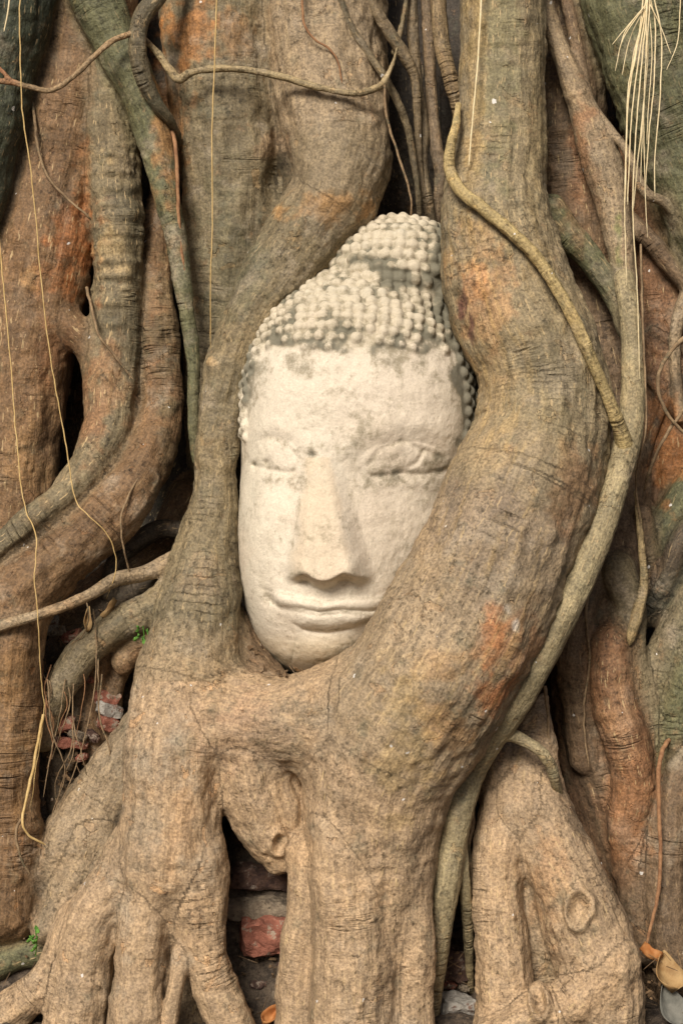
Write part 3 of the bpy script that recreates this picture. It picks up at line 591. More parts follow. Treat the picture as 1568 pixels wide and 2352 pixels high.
SIDE = [('dark vine slanting behind the trunk above the head', [(825, -60, -.02, 14), (855, 10, -.02, 14), (895, 75, -.03, 15), (930, 130, -.04, 15), (952, 178, -.05, 12), (958, 260, -.06, 10), (962, 360, -.08, 9), (975, 460, -.1, 8), (985, 560, -.14, 8)], (.17, .13, .08)),
        ('slim dark vine bending along the edge of the trunk', [(770, -40, .03, 9), (800, 50, .02, 9), (840, 115, .01, 10), (890, 190, .0, 10), (930, 275, -.03, 10), (946, 350, -.05, 9), (958, 430, -.06, 8), (965, 540, -.12, 7)], (.15, .12, .075)),
        ('vine hanging closest to the thick curved root above the head', [(1003, -60, -.04, 18), (1008, 40, -.04, 19), (1018, 120, -.04, 19), (1036, 190, -.03, 18), (1052, 260, -.05, 15), (1058, 340, -.1, 13), (1060, 430, -.15, 12)], (.22, .16, .09)),
        ('vine hanging in the middle of the dark gap above the head', [(945, -60, -.10, 13), (948, 80, -.10, 14), (960, 200, -.1, 12), (972, 300, -.1, 14), (968, 380, -.1, 14), (985, 460, -.1, 11), (1000, 560, -.14, 9)], (.16, .125, .08)),
        ('vine with a swollen end in the dark gap above the head', [(975, -60, -.12, 14), (985, 100, -.12, 15), (990, 220, -.12, 14), (1000, 330, -.11, 16), (1012, 400, -.11, 16), (1005, 470, -.12, 13), (1000, 560, -.15, 10)], (.17, .125, .08)),
        ('thin vine arching out of the shadow above the head', [(905, 120, -.05, 9), (922, 60, -.06, 7), (940, -40, -.08, 6)], (.15, .12, .07))]
for i, (lb, pts, tn) in enumerate(SIDE):
    woody('hanging_vine', lb, 'vine', [sc_(pts, tn)], .005, 10 + i, group='vines in the gap above the head')
# thin rootlets as swept tubes
def rootlet(name, label, cat, pts, r, mat, group=None, sides=6, wob=.002, seed=0, parent=None):
    p = catmull([W(x, y, d) for x, y, d in pts], 10)
    n = len(p); t = np.linspace(0, 1, n); rad = r * sc(.1) * (1 - .35 * t) * np.where(t > .97, .5, 1)
    P, Q = tube(p, rad, sides, wob, seed)
    o = mesh_obj(name, P[:-2], Q, mat, parent)
    if label: tag(o, label, cat, group)
    return o
G1 = 'hanging aerial root threads'
rootlet('root_thread', 'ochre thread hanging before the green limb and down over the smooth root', 'aerial root', [(48, -60, .16), (46, 60, .16), (52, 250, .15), (75, 420, .14), (108, 760, .13), (150, 1010, .12), (172, 1140, .13), (205, 1185, .15), (246, 1225, .14), (267, 1285, .12), (262, 1330, .11), (245, 1375, .1)], .0017, THREAD, G1, seed=1)
rootlet('root_thread', 'ochre thread hanging along the left picture edge, past the slender crossing root', 'aerial root', [(-25, 300, .1), (0, 560, .1), (22, 800, .1), (45, 1080, .12), (60, 1170, .13), (84, 1235, .17), (80, 1330, .2), (88, 1430, .21), (95, 1560, .18), (102, 1640, .16), (82, 1770, .15), (72, 1850, .14)], .0017, THREAD, G1, seed=2)
rootlet('root_thread', 'straight pale thread hanging in front of the mottled upper trunk', 'aerial root', [(499, -60, .12), (494, 120, .12), (487, 300, .12), (488, 500, .12), (484, 640, .12), (484, 800, .08)], .0018, THREAD, G1, seed=3, wob=.001)
rootlet('root_thread', 'pale straw thread lying on the mossy top of the thick curved root', 'aerial root', [(1108, -60, .18), (1098, 120, .18), (1086, 260, .19), (1076, 380, .195)], .0026, FIBRE, G1, seed=4, wob=.001)
rootlet('root_thread', 'short straw thread in the top left corner', 'aerial root', [(28, -60, .15), (20, 20, .15), (10, 72, .15)], .0024, FIBRE, G1, seed=5, wob=.0)
rootlet('root_thread', 'brown thread looping to the ground at the foot of the smooth root', 'aerial root', [(100, 1640, .17), (78, 1760, .17), (58, 1850, .17), (52, 1890, .18), (68, 1920, .17), (105, 1940, .15)], .004, THREAD, G1, seed=6)
rootlet('root_thread', 'brown thread bending to the lower left among the roots', 'aerial root', [(60, 1870, .16), (38, 1905, .17), (45, 1960, .17), (70, 2010, .15)], .004, VINEM, G1, seed=7)
rootlet('root_thread', 'dark thread hanging from the vine in the gap above the head', 'aerial root', [(882, 195, .06), (886, 260, .05), (905, 330, .04), (935, 420, .03), (945, 470, .02), (942, 500, .0)], .0036, VINEM, G1, seed=8)
rootlet('root_thread', 'brown thread hanging at the far right before the straight root', 'aerial root', [(1545, 1690, .0), (1525, 1715, .06), (1512, 1760, .1), (1512, 1850, .1), (1516, 1950, .1), (1510, 2050, .1), (1495, 2120, .1), (1482, 2175, .1)], .0062, REDROOT, G1, seed=9)
rootlet('root_thread', 'grey thread curving over the rust coloured trunk', 'aerial root', [(72, 200, -.06), (80, 270, -.02), (88, 340, .0), (110, 405, .01), (150, 450, .01), (195, 490, .01), (210, 505, .0)], .004, VINEM, G1, seed=10)
rootlet('root_thread', 'grey thread over the knobbly banded root', 'aerial root', [(200, 660, -.06), (214, 720, .0), (228, 770, .02), (262, 815, .01), (305, 870, .0)], .004, VINEM, G1, seed=11)
rootlet('root_thread', 'brown thread running down beside the tapering green root', 'aerial root', [(392, 285, -.04), (404, 340, .01), (408, 420, .02), (412, 520, .02), (425, 640, .015), (440, 740, .0), (450, 800, -.01), (446, 860, -.01), (456, 915, -.02)], .0052, REDROOT, G1, seed=12)
rootlet('root_thread', 'red brown thread curling over the top of the grey trunk', 'aerial root', [(692, -40, .05), (698, 50, .05), (722, 90, .05), (760, 115, .05), (778, 150, .05), (785, 190, .05)], .003, REDROOT, G1, seed=13)
rootlet('root_thread', 'dark thread edging the right side of the climbing root', 'aerial root', [(1470, 560, .1), (1476, 760, .12), (1483, 950, .15), (1478, 1010, .16), (1462, 1080, .13), (1460, 1130, .1), (1470, 1200, .08)], .003, VINEM, G1, seed=14)
rootlet('root_thread', 'brown thread threaded down the gap beside the forked right leg', 'aerial root', [(1250, 1575, .1), (1258, 1640, .1), (1260, 1720, .1), (1268, 1780, .1)], .0045, VINEM, G1, seed=15)
rootlet('root_thread', 'jointed brown thread between the central leg and the forked leg', 'aerial root', [(1082, 1840, .13), (1084, 1900, .13), (1074, 1945, .13), (1082, 2000, .13), (1085, 2080, .13)], .007, VINEM, G1, seed=16)
for i, (lb, pts) in enumerate([('wispy thread left of the hanging wisps before the bricks', [(150, 1560, .08), (138, 1640, .08), (120, 1720, .07), (100, 1830, .06)]), ('wispy thread nearest the round brick', [(170, 1570, .08), (168, 1650, .08), (190, 1740, .08), (200, 1780, .06)]), ('wispy thread before the grey mortar', [(215, 1400, .09), (222, 1500, .09), (215, 1600, .09), (185, 1730, .08), (140, 1850, .05)]),
        ('wispy thread ending below the flat brick', [(110, 1560, .08), (120, 1680, .08), (150, 1770, .07), (120, 1870, .06)]), ('wispy thread bent across the dark hollow', [(200, 1380, .08), (205, 1420, .09), (190, 1460, .08), (165, 1480, .06)])]):
    rootlet('root_wisp', lb, 'aerial root', pts, .0017, VINEM, 'wisps of rootlets over the rubble', seed=30 + i)
r_ = np.random.RandomState(4)
for i in range(14):
    x0, y0 = r_.uniform(90, 240), r_.uniform(1390, 1680); ln_ = r_.uniform(90, 260); sx = r_.uniform(-50, 40)
    rootlet('root_wisp', 'hair thin brown rootlet tangled over the rubble left of the sloping root', 'aerial root', [(x0, y0, .06), (x0 + sx * .2 + r_.normal(0, 10), y0 + ln_ * .35, .07), (x0 + sx * .6 + r_.normal(0, 12), y0 + ln_ * .7, .06), (x0 + sx, y0 + ln_, .04)], r_.uniform(.0010, .0022), [VINEM, REDROOT][i % 2], 'tangled hair roots over the rubble', seed=70 + i)
for i, (lb, pts) in enumerate([('thin root looping over the dark roots at the right edge below the fibres', [(1590, 760, .05), (1545, 800, .05), (1512, 860, .05), (1520, 930, .05), (1560, 985, .04), (1600, 1010, .03)]), ('thin root slanting across the rusty trunk at the right edge', [(1600, 900, .03), (1555, 960, .03), (1512, 1030, .02), (1488, 1090, .0), (1478, 1130, -.03)]),
        ('thin rootlet creeping down the broad brown root behind the forked leg', [(1360, 1300, .04), (1345, 1400, .05), (1352, 1520, .04), (1340, 1640, .03), (1350, 1760, .02)]), ('thin rootlet bent over the smooth sweeping root', [(330, 1010, .03), (318, 1090, .07), (280, 1180, .11), (285, 1260, .1), (300, 1320, .06)])]):
    rootlet('thin_root', lb, 'root', pts, .0055 - .0008 * i, VINEM, None, 7, .003, 90 + i)
# the bunch of straw coloured fibres
bunch = empty('fibre_bunch', W(1480, -20, .2)); tag(bunch, 'bunch of straw coloured aerial fibres fanning down at the upper right', 'aerial roots')
FIB = [[(1478, 15), (1440, 60), (1405, 102)], [(1479, 15), (1430, 90), (1412, 163)], [(1480, 15), (1445, 90), (1428, 172)], [(1482, 10), (1462, 110), (1442, 230), (1436, 400), (1434, 500), (1438, 655)], [(1484, 5), (1475, 120), (1462, 270), (1452, 470), (1462, 660), (1468, 870)],
       [(1490, 5), (1485, 150), (1468, 330), (1455, 460), (1453, 480)], [(1492, 8), (1504, 60), (1500, 200), (1490, 300), (1480, 450)], [(1494, 10), (1515, 60), (1540, 125)], [(1500, 5), (1518, 90), (1514, 230), (1503, 360), (1503, 452)], [(1478, 8), (1466, 80), (1450, 160), (1440, 225), (1433, 460)], [(1488, 10), (1478, 220), (1480, 420), (1486, 545)], [(1565, -30), (1556, 90), (1530, 160)], [(1481, 5), (1468, 120), (1450, 260), (1442, 420), (1440, 470)], [(1486, 5), (1482, 140), (1474, 300), (1470, 420)], [(1483, 5), (1455, 120), (1443, 200)], [(1490, 8), (1496, 120), (1487, 260), (1484, 330)], [(1479, 12), (1436, 70), (1418, 128)]]
for i, f in enumerate(FIB):
    top = [(1480 + (f[0][0] - 1480) * .55 + 4 * math.sin(i * 5.1), -45, .2)] if len(f) > 3 else []
    o = rootlet('strand', None, None, top + [(x + (3 * math.sin(i * 3.3) if y < 40 else 0), y, .2 + .01 * math.sin(i * 2.1) - .00006 * max(0, y - 300)) for x, y in f], .0020 if len(f) > 4 else .0014, FIBRE, seed=50 + i, wob=.001)
    o.parent = bunch; o.location = -bunch.location
print('vines', round(time.time() - T0, 1))

# ------------------------------------------------------------------ the stone head
def ell(X, Y, Z, px_, py_, d, ax_, dy, dz, rot=0.0, pw=2.0):
    c = W(px_, py_, d); s = sc(d); a, b, cz = ax_ / 1000 * s, dy, dz / 1000 * s
    x, y, z = X - c[0], Y - c[1], Z - c[2]
    if rot: x, z = x * math.cos(rot) + z * math.sin(rot), -x * math.sin(rot) + z * math.cos(rot)
    k = (np.abs(x / a) ** pw + np.abs(y / b) ** pw + np.abs(z / cz) ** pw) ** (1 / pw)
    return (k - 1) * min(a, b, cz)
HL, HH, HS = (-.32, -.42, .62), (.36, .32, 1.86), .0034
hx = [np.arange(HL[i], HH[i], HS, dtype=np.float32) for i in range(3)]
X, Y, Z = hx[0][:, None, None], hx[1][None, :, None], hx[2][None, None, :]
CRAN = (822, 935, -.02, 270, .25, 296)
USH = (918, 645, -.05, 170, .15, 145)
HF = ell(X, Y, Z, *CRAN, pw=2.15)
HF = smin(HF, ell(X, Y, Z, 748, 1215, -.01, 202, .23, 345, -.03, 2.25), .05)
HF = smin(HF, ell(X, Y, Z, *USH, pw=1.85), .008)
HF = smin(HF, ell(X, Y, Z, 868, 718, -.06, 186, .17, 112), .03)
HF = smin(HF, ell(X, Y, Z, 900, 1150, -.05, 160, .2, 300), .06)
HP, HQ = surface_nets(HF, hx, HS); HN = vnormals(HP, HQ); HBASE = HF.copy()
HAIR = [(540, 960), (556, 900), (575, 850), (605, 818), (650, 804), (760, 800), (900, 806), (990, 806), (1040, 812), (1070, 850), (1095, 960)]
# rows of snail curls, worn and fused into the stone
rs = np.random.RandomState(5)
from mathutils.kdtree import KDTree
HN2 = HN; KD = KDTree(len(HP))
for i_, v_ in enumerate(HP.tolist()): KD.insert(v_, i_)
KD.balance(); PLACED = []; CURL = []
def curls(spec, axis, pw, spacing, rcurl, lat0, lat1, keep):
    c = np.array(W(*spec[:3])); s = sc(spec[2]); S = np.array([spec[3] / 1000 * s, spec[4], spec[5] / 1000 * s])
    a = np.array(axis, float); a /= np.linalg.norm(a); u = np.cross(a, [0, -1, 0.01]); u /= np.linalg.norm(u); v = np.cross(a, u)
    rm = S.mean(); nl = int((lat1 - lat0) * rm / (spacing * .97)); 
    for i in range(nl + 1):
        la = lat0 + (lat1 - lat0) * i / nl; ring = 2 * math.pi * rm * math.cos(la); m = max(1, int(ring / spacing)); 
        for j in range(m):
            lo_ = 2 * math.pi * (j + .5 * (i % 2)) / m + rs.normal(0, .008)
            d = math.cos(la) * (math.cos(lo_) * u + math.sin(lo_) * v) + math.sin(la) * a
            kk = (np.abs(d / S) ** pw).sum() ** (-1 / pw); p = c + d * kk
            n = np.sign(d) * np.abs(d * kk / S) ** (pw - 1) / S; n /= np.linalg.norm(n)
            co, ix, dd = KD.find(p.tolist())
            if dd > .03: continue
            n = HN2[ix].astype(float); p = p + n * float((np.array(co) - p) @ n)
            if PLACED and np.min(((np.array(PLACED) - p) ** 2).sum(1)) < (.78 * spacing) ** 2: continue
            q = to_px(p[None]); sz = keep(q[0][0], q[1][0], p, n)
            if sz <= 0: continue
            PLACED.append(p)
            r = rcurl * rs.uniform(.86, 1.08)
            CURL.append((*(p + n * r * (-.60 + .56 * sz * rs.uniform(.75, 1.0)) + rs.normal(0, .0008, 3)), r * .97))
def keep_c(x, y, p, n):
    if p[1] > .12: return 0
    e_ = float(np.interp(x, [q[0] for q in HAIR], [q[1] for q in HAIR])) - y
    if (x < 600 and y < 1015 and n[1] > -.42) or (x > 1035 and y < 1010 and n[1] > -.5): return .75
    if e_ < 4 or (x > 985 and rs.uniform() < .25): return 0
    if e_ < 40 and rs.uniform() < .25: return 0
    return min(1.0, .32 + e_ / 75) if x < 1000 else min(.7, .3 + e_ / 90)
def keep_u(x, y, p, n):
    cz = W(*CRAN[:3])[2] + .296 * .995
    return (.95 if rs.uniform() > .03 else 0) if y < 652 - .35 * max(0, 890 - x) and p[1] < .14 else 0
AXIS = (.12, .42, 1.0)
curls(USH, (.05, .2, 1.0), 1.85, .0285, .0158, -1.05, 1.2, keep_u)
curls(CRAN, AXIS, 2.15, .0262, .0152, -.6, 1.55, keep_c)
curls((868, 718, -.06, 186, .17, 112), AXIS, 2.0, .0262, .0152, -.2, 1.57, keep_c)
for cx_, cy_, cz_, r_ in CURL:
    c_ = np.array((cx_, cy_, cz_)); i0 = np.maximum(((c_ - r_ - .014 - np.array(HL)) / HS).astype(int), 0); i1 = ((c_ + r_ + .014 - np.array(HL)) / HS).astype(int) + 2
    sb = tuple(slice(i0[j], i1[j]) for j in range(3))
    D = np.sqrt((X[sb[0]] - cx_) ** 2 + (Y[:, sb[1]] - cy_) ** 2 + (Z[:, :, sb[2]] - cz_) ** 2) - r_
    HF[sb] = smin(HF[sb], D.astype(np.float32), .0055)
HP, HQ = surface_nets(HF, hx, HS); del HF
HN = vnormals(HP, HQ)
gi = np.clip(np.rint((HP - np.array(HL)) / HS).astype(int), 0, np.array(HBASE.shape) - 1); RAISED = HBASE[gi[:, 0], gi[:, 1], gi[:, 2]]; del HBASE
fx, fy = to_px(HP); front = sstep(.15, .6, -HN[:, 1])
def poly_y(pts, x): a = np.array(pts, float); return np.interp(x, a[:, 0], a[:, 1])
def groove(pts, sig):
    a = np.array(pts, float); d = np.full(len(fx), 1e3)
    for p, q in zip(a[:-1], a[1:]):
        v = q - p; t = np.clip(((fx - p[0]) * v[0] + (fy - p[1]) * v[1]) / (v @ v), 0, 1)
        d = np.minimum(d, np.hypot(fx - p[0] - t * v[0], fy - p[1] - t * v[1]))
    return np.exp(-(d / sig) ** 2)
def blob(x, y, a, b, p=2): return np.exp(-(np.abs((fx - x) / a) ** p + np.abs((fy - y) / b) ** p))
h = np.zeros(len(fx))
# brow and sockets
h += -.010 * blob(622, 1060, 72, 62) - .010 * blob(930, 1070, 110, 62)
h += .005 * groove([(565, 1010), (610, 978), (670, 990), (715, 1040)], 22) + .006 * groove([(790, 1040), (850, 990), (930, 970), (1010, 990), (1060, 1040)], 26)
# lids: domes cut off by the lash line
LL_ = [(570, 1058), (584, 1066), (612, 1070), (645, 1078), (672, 1083), (695, 1088)]
RL_ = [(835, 1096), (855, 1093), (885, 1088), (925, 1081), (965, 1085), (1025, 1078), (1060, 1080)]
for ln_, cx_, cy_, a_, b_, hh in ((LL_, 628, 1052, 60, 46, .009), (RL_, 930, 1060, 100, 46, .007)):
    edge = poly_y(ln_, fx); q = 1 - ((fx - cx_) / a_) ** 2 - ((fy - cy_) / b_) ** 2
    h += hh * np.sqrt(np.clip(q, 0, 1)) * (1 - sstep(-2, 7, fy - edge))
    h += .003 * np.exp(-((fx - cx_) / a_) ** 4) * np.exp(-((fy - edge - 26) / 14) ** 2)
h += -.003 * groove(LL_[:-1], 6) - .003 * groove(RL_[1:-1], 6) - .012 * blob(612, 1062, 9, 7) - .010 * blob(584, 1066, 6, 6)
h += -.0028 * groove([(585, 1030), (616, 1004), (659, 1020), (684, 1052)], 6) - .0028 * groove([(846, 1070), (872, 1032), (925, 1012), (972, 1035), (1015, 1049)], 6) - .010 * blob(718, 1045, 12, 8)
h += -.004 * groove([(972, 1035), (958, 1062), (940, 1072)], 5)
# nose
t = (fy - 1035) / (1326 - 1035); tc = np.clip(t, 0, 1)
cxn = 729 + 24 * tc; cw = 10 + 38 * tc; bw = np.where(fx < cxn, 46 + 58 * tc, 50 + 62 * tc)
prof = np.clip((np.abs(fx - cxn) - cw) / (bw - cw), 0, 1); prof = 1 - (.3 * prof + .7 * sstep(0, 1, prof))
bot = 1326 + 10 * np.exp(-((fx - 742) / 26) ** 2) - 8 * np.exp(-((fx - 700) / 16) ** 2) - 8 * np.exp(-((fx - 790) / 18) ** 2)
hn = (.008 + .048 * tc) * prof * sstep(-.25, .12, t)
h += hn * (1 - sstep(-7, 20, fy - bot))
h += .010 * (blob(682, 1300, 22, 24) + blob(806, 1300, 22, 24)) * (1 - sstep(-2, 8, fy - bot))
h += -.009 * blob(695, 1333, 20, 9) - .009 * blob(792, 1332, 24, 9)
# mouth
ML = [(612, 1366), (625, 1380), (644, 1393), (693, 1400), (732, 1408), (784, 1402), (851, 1407), (880, 1400)]
UL = [(600, 1352), (640, 1360), (700, 1374), (738, 1382), (790, 1374), (860, 1372), (890, 1372)]
BL = [(640, 1405), (670, 1425), (705, 1443), (754, 1448), (802, 1440), (850, 1420), (880, 1405)]
my, uy, by = poly_y(ML, fx), poly_y(UL, fx), poly_y(BL, fx)
mx = sstep(610, 650, fx) * (1 - sstep(865, 900, fx))
h += .016 * blob(745, 1400, 150, 75)
h += .015 * mx * np.clip(1 - ((fy - (uy + my) / 2) / ((my - uy) * .62 + 3)) ** 2, 0, 1)
h += .016 * mx * np.sqrt(np.clip(1 - ((fy - (my + by) / 2) / ((by - my) * .5 + 3)) ** 2, 0, 1)) * sstep(648, 715, fx)
h += -.0055 * groove(ML[1:], 6) - .010 * blob(620, 1372, 14, 15) - .006 * groove(BL[2:5], 10) - .003 * groove(UL, 4)
h += .020 * blob(735, 1498, 85, 36) - .0025 * groove([(672, 1450), (678, 1470), (673, 1500), (668, 1520)], 3)
h += .006 * blob(600, 1250, 60, 100)
h += -.003 * groove([(735, 1516), (750, 1520), (772, 1515)], 4)
# weathering relief
h += .0022 * fbm(HP * 18, 3) + .0012 * fbm(HP * 55, 3)
hairy = sstep(10, -10, fy - poly_y(HAIR, fx) + 22 * fbm(HP * 22, 3))
h += .002 * hairy
HP = HP + np.stack([0 * h, -h * front, 0 * h], 1) + HN * (.0015 * fbm(HP * 30 + 5, 2) * (1 - front))[:, None]
# colour and moss
def stone_attrs(P):
    x, y = to_px(P); T = np.tile(np.array((.66, .585, .475), np.float32), (len(P), 1)); n = fbm(P * 14, 4)
    def bl(cx, cy, a, b): return np.exp(-(((x - cx) / a) ** 2 + ((y - cy) / b) ** 2))
    def mix(wt, c): T[:] = T + np.clip(wt, 0, 1)[:, None] * (np.array(c) - T)
    tt = np.clip((y - 1060) / 265, 0, 1)
    mix(.7 * sstep(36 + 52 * tt, 20 + 40 * tt, np.abs(x - 728 - 13 * tt) + 12 * n) * (y > 1050) * (y < 1335), (.60, .485, .345))
    mix(.7 * sstep(1440, 1490, y), (.58, .475, .325)); mix(.5 * bl(900, 930, 160, 120), (.63, .535, .43)); mix(.5 * bl(850, 1200, 90, 120), (.61, .515, .41)); mix(.45 * sstep(640, 560, x + 30 * n), (.60, .55, .43))
    mix(.7 * sstep(815, 775, y + 30 * n), (.47, .41, .30))
    m = .10 + .22 * sstep(-.1, .45, n) * (.6 + .4 * sstep(1000, 900, y)) * (y < 1320) + .42 * bl(805, 1010, 60, 50) + .45 * bl(718, 1040, 34, 28) + .4 * bl(640, 1100, 55, 22) + .38 * bl(870, 1100, 60, 30) + .35 * bl(980, 1100, 60, 30)
    m += .75 * sstep(1015, 1075, x + 25 * n) * sstep(1100, 1000, y) + .9 * sstep(985, 1030, x) * sstep(830, 700, y)
    m += .75 * bl(930, 635, 60, 22) + .55 * bl(860, 600, 60, 25) + .5 * bl(990, 560, 40, 90) + .25 * sstep(820, 760, y) * sstep(740, 800, y) + .4 * sstep(590, 560, x) * sstep(1010, 940, y)
    m += .22 * bl(760, 840, 200, 30) + .18 * bl(1000, 850, 70, 60) + .3 * bl(690, 1320, 40, 12) + .25 * bl(800, 1330, 40, 12) + .3 * bl(617, 1375, 18, 16)
    m += .30 * bl(650, 1520, 30, 40) + .4 * bl(715, 1550, 60, 14) + .25 * bl(590, 1060, 30, 20) + .25 * bl(1010, 1060, 40, 40)
    return {'tint': ('FLOAT_COLOR', T), 'moss': ('FLOAT', m * (1.0 + .8 * n))}
head = empty('buddha_statue', W(800, 1545, 0)); tag(head, 'weathered cream stone Buddha head with closed eyes held in the tree roots', 'statue')
fat = stone_attrs(HP)
dirt = .72 * np.maximum(hairy, sstep(.002, .005, RAISED)) * sstep(.0095, .003, RAISED) * (1 + .6 * fbm(HP * 12, 3)) + .3 * groove(LL_[:-1], 6) + .35 * groove(RL_[1:-1], 6) + .35 * groove([(585, 1030), (616, 1004), (659, 1020), (684, 1052)], 8) + .4 * groove([(846, 1070), (872, 1032), (925, 1012), (972, 1035), (1015, 1049)], 8)
dirt += .45 * groove(ML[1:], 5) + .4 * groove(BL[2:5], 6) + .7 * blob(718, 1045, 11, 7) + .5 * blob(612, 1062, 9, 7) + .6 * blob(584, 1066, 6, 6) + .35 * groove(UL, 4) + .4 * groove([(655, 1325), (672, 1250), (690, 1150)], 4)
dirt += .5 * groove([(672, 1450), (678, 1470), (673, 1500), (668, 1520)], 2.5) + .5 * groove([(735, 1516), (750, 1520), (772, 1515)], 4) + .7 * groove([(642, 1230), (646, 1245)], 3)
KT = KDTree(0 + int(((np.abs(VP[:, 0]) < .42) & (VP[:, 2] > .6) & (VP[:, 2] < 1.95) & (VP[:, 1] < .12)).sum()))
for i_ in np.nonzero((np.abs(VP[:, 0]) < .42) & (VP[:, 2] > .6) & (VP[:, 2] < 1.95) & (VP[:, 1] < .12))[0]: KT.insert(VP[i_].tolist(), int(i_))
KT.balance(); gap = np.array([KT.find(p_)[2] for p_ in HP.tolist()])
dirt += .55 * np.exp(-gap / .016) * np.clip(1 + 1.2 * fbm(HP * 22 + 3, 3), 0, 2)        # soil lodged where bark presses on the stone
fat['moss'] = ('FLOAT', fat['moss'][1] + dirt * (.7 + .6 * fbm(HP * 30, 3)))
HR = relax(HP, HQ, 1, .35); HP = HP + (RAISED < .002)[:, None] * (HR - HP); HN = vnormals(HP, HQ)
HAIRV = (hairy > .5) | (RAISED > .003) & ((fy < 830) | (fx < 600) | (fx > 1030)); hf = HAIRV[HQ].sum(1) >= 2
for nm, q in (('face', HQ[~hf]), ('curled_hair', HQ[hf])):
    u, inv = np.unique(q, return_inverse=True)
    o = mesh_obj(nm, HP[u], inv.reshape(-1, 4), STONE, head, {k: (t_, v_[u]) for k, (t_, v_) in fat.items()}, HN[u])
    if nm == 'curled_hair': o['label'] = 'rows of small worn stone curls and the bun above them'
print('head', len(HP), len(CURL), round(time.time() - T0, 1))

# ------------------------------------------------------------------ ground with the rubble heaps it carries
def ground():
    gx = np.concatenate([[-900, -200, -50, -12, -4, -2], np.linspace(-1.3, 1.3, 200), [2, 4, 12, 50, 200, 900]])
    gy = np.concatenate([[-900, -200, -50, -12, -6, -3], np.linspace(-1.2, .6, 140), [2, 4, 12, 50, 200, 900]])
    GX, GY = np.meshgrid(gx, gy, indexing='ij'); P = np.stack([GX.ravel(), GY.ravel(), np.zeros(GX.size)], 1)
    x, y = P[:, 0], P[:, 1]; nearw = np.exp(-((x / 1.6) ** 4 + ((y + .1) / 1.2) ** 4))
    z = nearw * (.02 * fbm(P * 6, 3) + .012 * fbm(P * 25, 3) + .006 * fbm(P * 70, 2))
    z += .78 * sstep(-.12, .16, y) * sstep(-.30, -.50, x) * sstep(1.15, .9, np.abs(x)) * (y < .9)
    z += .42 * sstep(-.11, .05, y) * np.exp(-((x + .17) / .16) ** 4) + .12 * sstep(-.1, .1, y) * np.exp(-((x - .27) / .12) ** 4)
    P[:, 2] = z - .012
    n1, n2 = GX.shape; i = np.arange(n1 * n2).reshape(n1, n2)
    Q = np.stack([i[:-1, :-1].ravel(), i[1:, :-1].ravel(), i[1:, 1:].ravel(), i[:-1, 1:].ravel()], 1)
    o = mesh_obj('ground', P, Q, SOIL); tag(o, kind='structure'); o['label'] = 'dark bare soil with crumbs of rubble among the roots'
ground()
def brick(label, px_, py_, d, size, rot, mat, seed, group=None, name='brick', cat='brick'):
    bm = bmesh.new(); bmesh.ops.create_cube(bm, size=1); bmesh.ops.subdivide_edges(bm, edges=bm.edges[:], cuts=9, use_grid_fill=True)
    for v in bm.verts:
        p = Vector((v.co.x * size[0], v.co.y * size[1], v.co.z * size[2]))
        ex = sum(max(0, abs(c) - .34) / .16 for c in v.co); p -= Vector([math.copysign(1, c) for c in v.co]) * .004 * max(0, ex - 1)
        v.co = p
    P = np.array([v.co[:] for v in bm.verts]); q = P * 22 + seed
    P = P + min(.011, .13 * max(size)) * np.stack([fbm(q, 3), fbm(q + 11, 3), fbm(q + 29, 3)], 1) - .012 * (P / np.linalg.norm(P, axis=1)[:, None]) * np.clip(fbm(P * 9 + seed, 2), 0, 1)[:, None]
    for v, c in zip(bm.verts, P): v.co = c
    me = bpy.data.meshes.new(name); bm.to_mesh(me); bm.free(); me.materials.append(mat)
    o = bpy.data.objects.new(name, me); C.objects.link(o); o.location = W(px_, py_, d); o.rotation_euler = rot
    return tag(o, label, cat, group)
GBk = 'broken bricks among the roots'
brick('red brick lying in the hole left of the central leg', 608, 2145, .05, (.12, .10, .085), (.1, .0, .12), BRICK, 1, GBk)
brick('sooty dark brick at the top of the hole under the bark fold', 610, 2010, -.02, (.18, .12, .062), (.0, .05, .1), DARKBRICK, 2, GBk)
brick('pale mortar slab between the dark brick and the red brick', 600, 2078, .0, (.17, .12, .045), (.05, -.03, .0), DULL, 3, GBk, 'mortar_slab', 'mortar')
brick('red brick with a white corner, topmost behind the sloping root', 243, 1594, -.03, (.062, .06, .036), (.2, .3, .3), BRICK, 4, GBk)
brick('grey block of mortar under the topmost red brick', 252, 1630, -.03, (.066, .07, .034), (.1, .2, .2), MORTAR, 5, GBk, 'mortar_block', 'mortar')
brick('small red shard under the grey block of mortar', 250, 1662, -.01, (.05, .06, .04), (.2, .4, .3), BRICK, 6, GBk)
brick('rounded red brick end among the root wisps', 150, 1662, -.01, (.048, .06, .04), (.0, -.1, .2), BRICK, 7, GBk)
brick('flat brick with white mortar end below the rounded red one', 165, 1706, -.01, (.07, .07, .022), (.1, .18, .2), BRICK, 8, GBk)
brick('crumbling pinkish brick on the ground right of the central leg', 1048, 2320, .08, (.075, .08, .065), (.2, .1, .4), MORTAR, 9, GBk)
brick('white chip wedged beside the banded root', 322, 985, -.06, (.02, .02, .05), (.1, .1, .2), MORTAR, 10, GBk, 'stone_chip', 'stone')
brick('grey stone in the hollow under the slender crossing root', 118, 1430, -.02, (.035, .04, .045), (.3, .2, .2), MORTAR, 11, GBk, 'stone_chip', 'stone')
brick('dark clod in the gap right of the central leg', 1040, 2215, .02, (.08, .08, .06), (.2, .3, .1), DARKBRICK, 12, GBk, 'soil_clod', 'clod')

